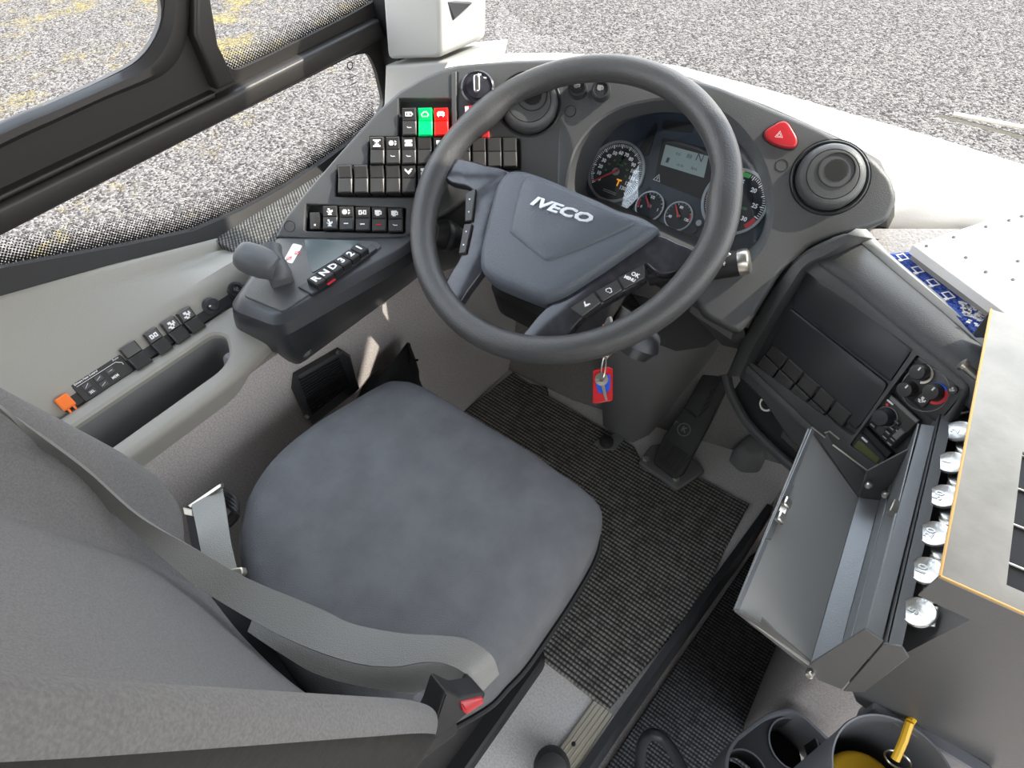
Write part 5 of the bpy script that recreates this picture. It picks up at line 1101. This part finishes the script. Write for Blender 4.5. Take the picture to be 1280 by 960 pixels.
# ================================================================== SMALL THINGS ROUND THE FOOT WELL
# vent plate on the side wall
WX = Pl((-.756, .4, .4), (1, 0, 0)); WX.u = V((0, 1, 0)); WX.v = V((0, 0, 1))
lt = thing('speaker_grille', tuple(WX.pt(405, 480)), 'black plastic grille plate on the side wall beside the seat', 'grille')
bm = B(); slab(bm, WX, WX.uvs([(366, 466), (422, 434), (432, 440), (444, 482), (386, 527), (380, 520), (364, 485)]), 0, .016, .004); obj('plate', bm, 'dash2', lt)
bm = B()
WP = WX.up(.017); u0, v0 = WP.uv(372, 478); u1, v1 = WP.uv(432, 455); u2, v2 = WP.uv(390, 515)
for k in range(14):
    t = k/13; a = V(WP.uv(374, 476)).lerp(V(WP.uv(390, 518)), t); b = V(WP.uv(424, 448)).lerp(V(WP.uv(438, 480)), t); slab(bm, WX, [(a.x, a.y-.001), (b.x, b.y-.001), (b.x, b.y+.001), (a.x, a.y+.001)], .014, .018)
obj('slats', bm, 'deep', lt)
for q in ((423, 441), (384, 521)): bm = B(); lathe(bm, WX, *WP.uv(*q), [(.0035, .014), (.003, .019), (0, .0195)], 12); obj('screw', bm, 'steel', lt)
# leather gaiter behind the cushion's left front corner
gt = thing('leather_gaiter', tuple(Xp(500, 470, -.70)), 'crumpled black leather gaiter standing behind the cushion corner', 'gaiter')
secs = []
for px1, px2, x in (((440, 520), (540, 520), -.68), ((455, 490), (528, 492), -.69), ((470, 472), (524, 474), -.70), ((488, 456), (522, 462), -.70), ((500, 442), (518, 448), -.705), ((509, 428), (512, 429), -.71)):
    a = Xp(*px1, x); b = Xp(*px2, x); c = (a+b)/2; h = (b-a)/2; sc_ = []
    for i in range(16):
        t = 2*math.pi*i/16; k = 1+.12*math.sin(5*t+px1[0]*.1); sc_.append(c+h*math.cos(t)*k+V((1, -.2, 0))*h.length*.35*math.sin(t)*k)
    secs.append(sc_)
bm = B(); loft(bm, secs, closed=True); obj('boot', bm, 'leather', gt, ang=60)
bm = B(); tube(bm, [Xp(511, 429, -.70), Xp(515, 446, -.69), Xp(513, 452, -.69), Xp(522, 450, -.69)], .0025, 6); obj('tie', bm, 'leather', gt)
# wheel-arch / column cover in the foot well
bm = B(); secs = []
for px_, w, z in (((775, 560), .055, .0), ((772, 520), .075, .12), ((775, 480), .10, .24), ((790, 440), .12, .36)):
    c = Zp(*px_, z) if z else Zp(*px_, 0); c = V((-.40, .93-.0*z, z))
    secs.append([c+V((w*a, b, 0)) for a, b in ((-1.3, .1), (-1.15, .01), (-.8, -.035), (0, -.045), (.8, -.035), (1.15, .01), (1.3, .1))])
loft(bm, secs, closed=True); tag(obj('column_cover', bm, 'greyd', ang=60), 'grey moulded cover at the foot of the steering column', 'cover')
# accelerator
acc = thing('accelerator_pedal', tuple(Zp(822, 600, 0)), 'large black rubber accelerator pedal with ribbed tread on its metal base', 'pedal')
bm = B(); slab(bm, FL, rnd(FL.uvs([(797, 583), (845, 617), (880, 594), (842, 556), (812, 562)]), .008, 3), .010, .020, .003); obj('base_plate', bm, 'greyd', acc)
for q in ((806, 581), (843, 605)): bm = B(); lathe(bm, FL, *FL.uv(*q, ), [(.009, .019), (.009, .026), (.006, .028), (0, .028)], 6); obj('bolt', bm, 'alu', acc)
AP = Pl(Zp(832, 592, .03), nrm(.02, -.62, .78), (0, 1, 0)); apx = [(815, 578), (842, 599), (853, 594), (884, 536), (914, 474), (918, 440), (896, 428), (877, 470), (856, 508), (829, 546)]
bm = B(); slab(bm, AP, rnd(AP.uvs(apx), .008, 3), -.02, 0, .004, 3); pd = obj('tread', bm, 'rubber', acc)
bm = B()
for k in range(8):
    bm = B(); t = (k+.5)/8; a = V(AP.uv(818, 573)).lerp(V(AP.uv(845, 594)), t); b = V(AP.uv(832, 549)).lerp(V(AP.uv(866, 572)), t); d = (b-a).normalized(); s = V((-d.y, d.x))*.0022; slab(bm, AP, [tuple(a+s), tuple(a-s), tuple(b-s), tuple(b+s)], -.001, .003, .001); obj('tread_rib', bm, 'rubber', pd)
for k in range(9):
    bm = B(); t = k/9; a = V(AP.uv(872+t*34, 522-t*68)); b = V(AP.uv(886+t*26, 508-t*60)); d = (b-a).normalized(); s = V((-d.y, d.x))*.0016; slab(bm, AP, [tuple(a+s), tuple(a-s), tuple(b-s), tuple(b+s)], -.001, .003, .001); obj('tread_rib', bm, 'rubber', pd)
for k in range(4):
    bm = B(); a = V(AP.uv(855+k*3, 510+k*1.5)); b = V(AP.uv(861+k*3, 517+k*1.5)); d = (b-a).normalized(); s = V((-d.y, d.x))*.0012; slab(bm, AP, [tuple(a+s), tuple(a-s), tuple(b-s), tuple(b+s)], -.001, .003, .001); obj('tread_rib', bm, 'rubber', pd)
bm = B(); u, v = AP.uv(855, 537); annulus(bm, AP, u, v, .0135, .0155, -.001, .002, 32); text(bm, 'K', AP, u, v, .018, .001, .0008, bold=.0006); text(bm, "T'", AP, u-.024, v+.004, .014, .001, .0008); obj('emblem', bm, 'greyd', pd)

# foot switch
fsw = thing('foot_switch', tuple(Zp(758, 556, 0)), 'round black foot switch on the mat in front of the grey cover', 'foot switch')
bm = B(); fp_ = Pl(Zp(758, 554, .012), (0, 0, 1), (0, 1, 0)); lathe(bm, fp_, 0, 0, [(.017, 0), (.017, .010), (.014, .016), (.006, .019), (0, .0195)], 24); obj('button', bm, 'rubber', fsw)
bm = B(); slab(bm, FL, rnd(FL.uvs([(742, 556), (772, 544), (780, 552), (768, 566), (750, 566)]), .004, 2), .009, .014, .001); obj('plate', bm, 'greyd', fsw)
bm = B(); q = Zp(937, 572, .01); pl = Pl(q, (0, 0, 1), (0, 1, 0)); secs = [[pl.w(a*k, b*k, h) for a, b in rnd([(-.04, -.03), (0, -.045), (.035, -.02), (.03, .04), (-.03, .04)], .012, 3)] for k, h in ((1, -.01), (1, .02), (.8, .045), (.5, .052))]
loft(bm, secs, closed=True); tag(obj('foot_rest_block', bm, 'greyd', ang=60), 'small grey moulded block on the floor right of the accelerator', 'block')
# cup holder, waste bin, grab handle
cup = thing('cup_holder', tuple(Zp(975, 935, -.25)), 'black plastic cup holder tray on the lower step', 'cup holder')
CH = Pl(Zp(975, 930, .08), (0, 0, 1), (0, 1, 0)); chp = rnd(CH.uvs([(905, 945), (918, 922), (960, 890), (985, 884), (1005, 892), (1050, 935), (1070, 1010), (910, 1010)]), .02, 5)
bm = B(); slab_holes(bm, CH, chp, [rnd(inset(ccw(rnd(CH.uvs([(905, 945), (918, 922), (960, 890), (985, 884), (1005, 892), (1050, 935), (1070, 1010), (910, 1010)]), .02, 5)), .006), .004, 1)], -.13, 0, .003, 2); obj('shell', bm, 'bin', cup)
IN = CH.up(-.03); ip = inset(ccw(chp), .005); cA = IN.uv(992, 930); cB = IN.uv(930, 968)
bm = B(); slab_holes(bm, IN, ip, [circ(*cA, .040, 36), circ(*cB, .036, 36)], -.06, 0, 0); obj('insert', bm, 'dash2', cup)
bm = B(); annulus(bm, IN, *cA, .040, .0425, -.002, .003, 40); annulus(bm, IN, *cB, .036, .0385, -.002, .003, 40); obj('cup_rim', bm, 'bin', cup)
bm = B(); slab(bm, IN, circ(*cA, .041, 30), -.10, -.095); slab(bm, IN, circ(*cB, .037, 30), -.10, -.095); obj('cup_floor', bm, 'deep', cup)
bn_ = thing('waste_bin', tuple(Zp(1115, 960, -.25)), 'round grey waste bin with a yellow clip on its rim under the cash box', 'bin')
BI = Pl(Zp(1118, 985, .44), (0, 0, 1), (0, 1, 0)); rb_ = abs(BI.uv(1118, 985)[1]-BI.uv(1118, 897)[1])*.93; cb = BI.uv(1118, 975)
bm = B(); lathe(bm, BI, *cb, [(rb_*.80, -.34), (rb_*.98, -.02), (rb_*1.0, 0), (rb_*.985, .003), (rb_*.955, .002), (rb_*.94, -.02), (rb_*.78, -.32), (.001, -.32)], 56); obj('shell', bm, 'bin', bn_)
bm = B(); slab_holes(bm, BI, rnd([(cb[0]-rb_*.55, cb[1]+rb_*1.25), (cb[0]+rb_*1.4, cb[1]+rb_*1.25), (cb[0]+rb_*1.4, cb[1]), (cb[0]-rb_*.55, cb[1])], .01, 2), [circ(cb[0], cb[1], rb_*.99, 48)][0:0], -.03, -.012, .002) if 0 else slab(bm, BI, rnd([(cb[0]-rb_*.62, cb[1]+rb_*1.22), (cb[0]+rb_*1.3, cb[1]+rb_*1.22), (cb[0]+rb_*1.3, cb[1]+rb_*.98), (cb[0]-rb_*.62, cb[1]+rb_*.90)], .006, 2), -.06, -.006, .002); obj('mounting_flange', bm, 'bin', bn_)
bm = B(); tube(bm, [BI.pt(1137, 903, .004), BI.pt(1130, 925, -.006), BI.pt(1119, 950, -.02)], .005, 8); tube(bm, [BI.pt(1137, 903, .004), BI.pt(1141, 898, .002)], .005, 8); obj('yellow_clip', bm, 'yellow', bn_, 'yellow clip')
bm = B(); c = BI.pt(1122, 950, -.03); tube(bm, [c+V((.014*math.cos(t), .004*math.sin(t), .012*math.sin(t))) for t in [2*math.pi*i/20 for i in range(20)]], .0014, 6, closed=True); obj('wire_ring', bm, 'steel', bn_)
bm = B(); slab(bm, BI, circ(cb[0]-.005, cb[1]-.005, rb_*.66, 36), -.085, -.07, .008, 3); tag(obj('yellow_lid', bm, 'yellow'), 'yellow round lid lying inside the grey waste bin', 'lid')
gh = thing('grab_handle', tuple(Zp(830, 940, -.25)), 'black bent tube handle at the step edge near the bottom of the view', 'handle')
bm = B(); tube(bm, spline([Zp(795, 1010, -.24), Zp(800, 955, -.12), Zp(803, 930, -.02), Zp(814, 918, .03), Zp(830, 925, .03), Zp(850, 955, .03), Zp(870, 1010, .03)], 6), .010, 12); obj('tube', bm, 'dash2', gh)
bm = B(); q = Zp(690, 962, .05); pl = Pl(q, (.2, -.3, 1), (0, 1, 0)); lathe(bm, pl, 0, 0, [(.030, -.05), (.032, -.02), (.026, .002), (.012, .008), (0, .008)], 24); obj('adjuster_knob', bm, 'rubber', seat)
# ================================================================== LIGHT
S = SUN
ld_ = bpy.data.lights.new('sun', 'SUN'); ld_.energy = 6.5; ld_.angle = R(.55); ld_.color = (1, .93, .82)
lo = bpy.data.objects.new('sun', ld_); COL.objects.link(lo); lo.rotation_euler = S.to_track_quat('Z', 'Y').to_euler(); lo.location = (4, 3, 6)
w = bpy.data.worlds.new('sky'); sc.world = w; w.use_nodes = True; nt = w.node_tree
bg = nt.nodes['Background']; tc = nt.nodes.new('ShaderNodeTexCoord'); sp = nt.nodes.new('ShaderNodeSeparateXYZ'); cr = nt.nodes.new('ShaderNodeValToRGB')
nt.links.new(tc.outputs['Generated'], sp.inputs[0]); nt.links.new(sp.outputs['Z'], cr.inputs[0])
cr.color_ramp.elements[0].color = (1, .97, .93, 1); cr.color_ramp.elements[1].color = (.72, .84, 1, 1); cr.color_ramp.elements[1].position = .9
nt.links.new(cr.outputs[0], bg.inputs['Color']); bg.inputs['Strength'].default_value = 3.5
sc.view_settings.view_transform = 'Standard'; sc.view_settings.look = 'None'; sc.view_settings.gamma = 1; sc.view_settings.use_curve_mapping = False
sc.view_settings.exposure = .48
sc.cycles.max_bounces = 8; sc.cycles.transparent_max_bounces = 12; sc.cycles.use_denoising = True
sc.cycles.sample_clamp_indirect = 6
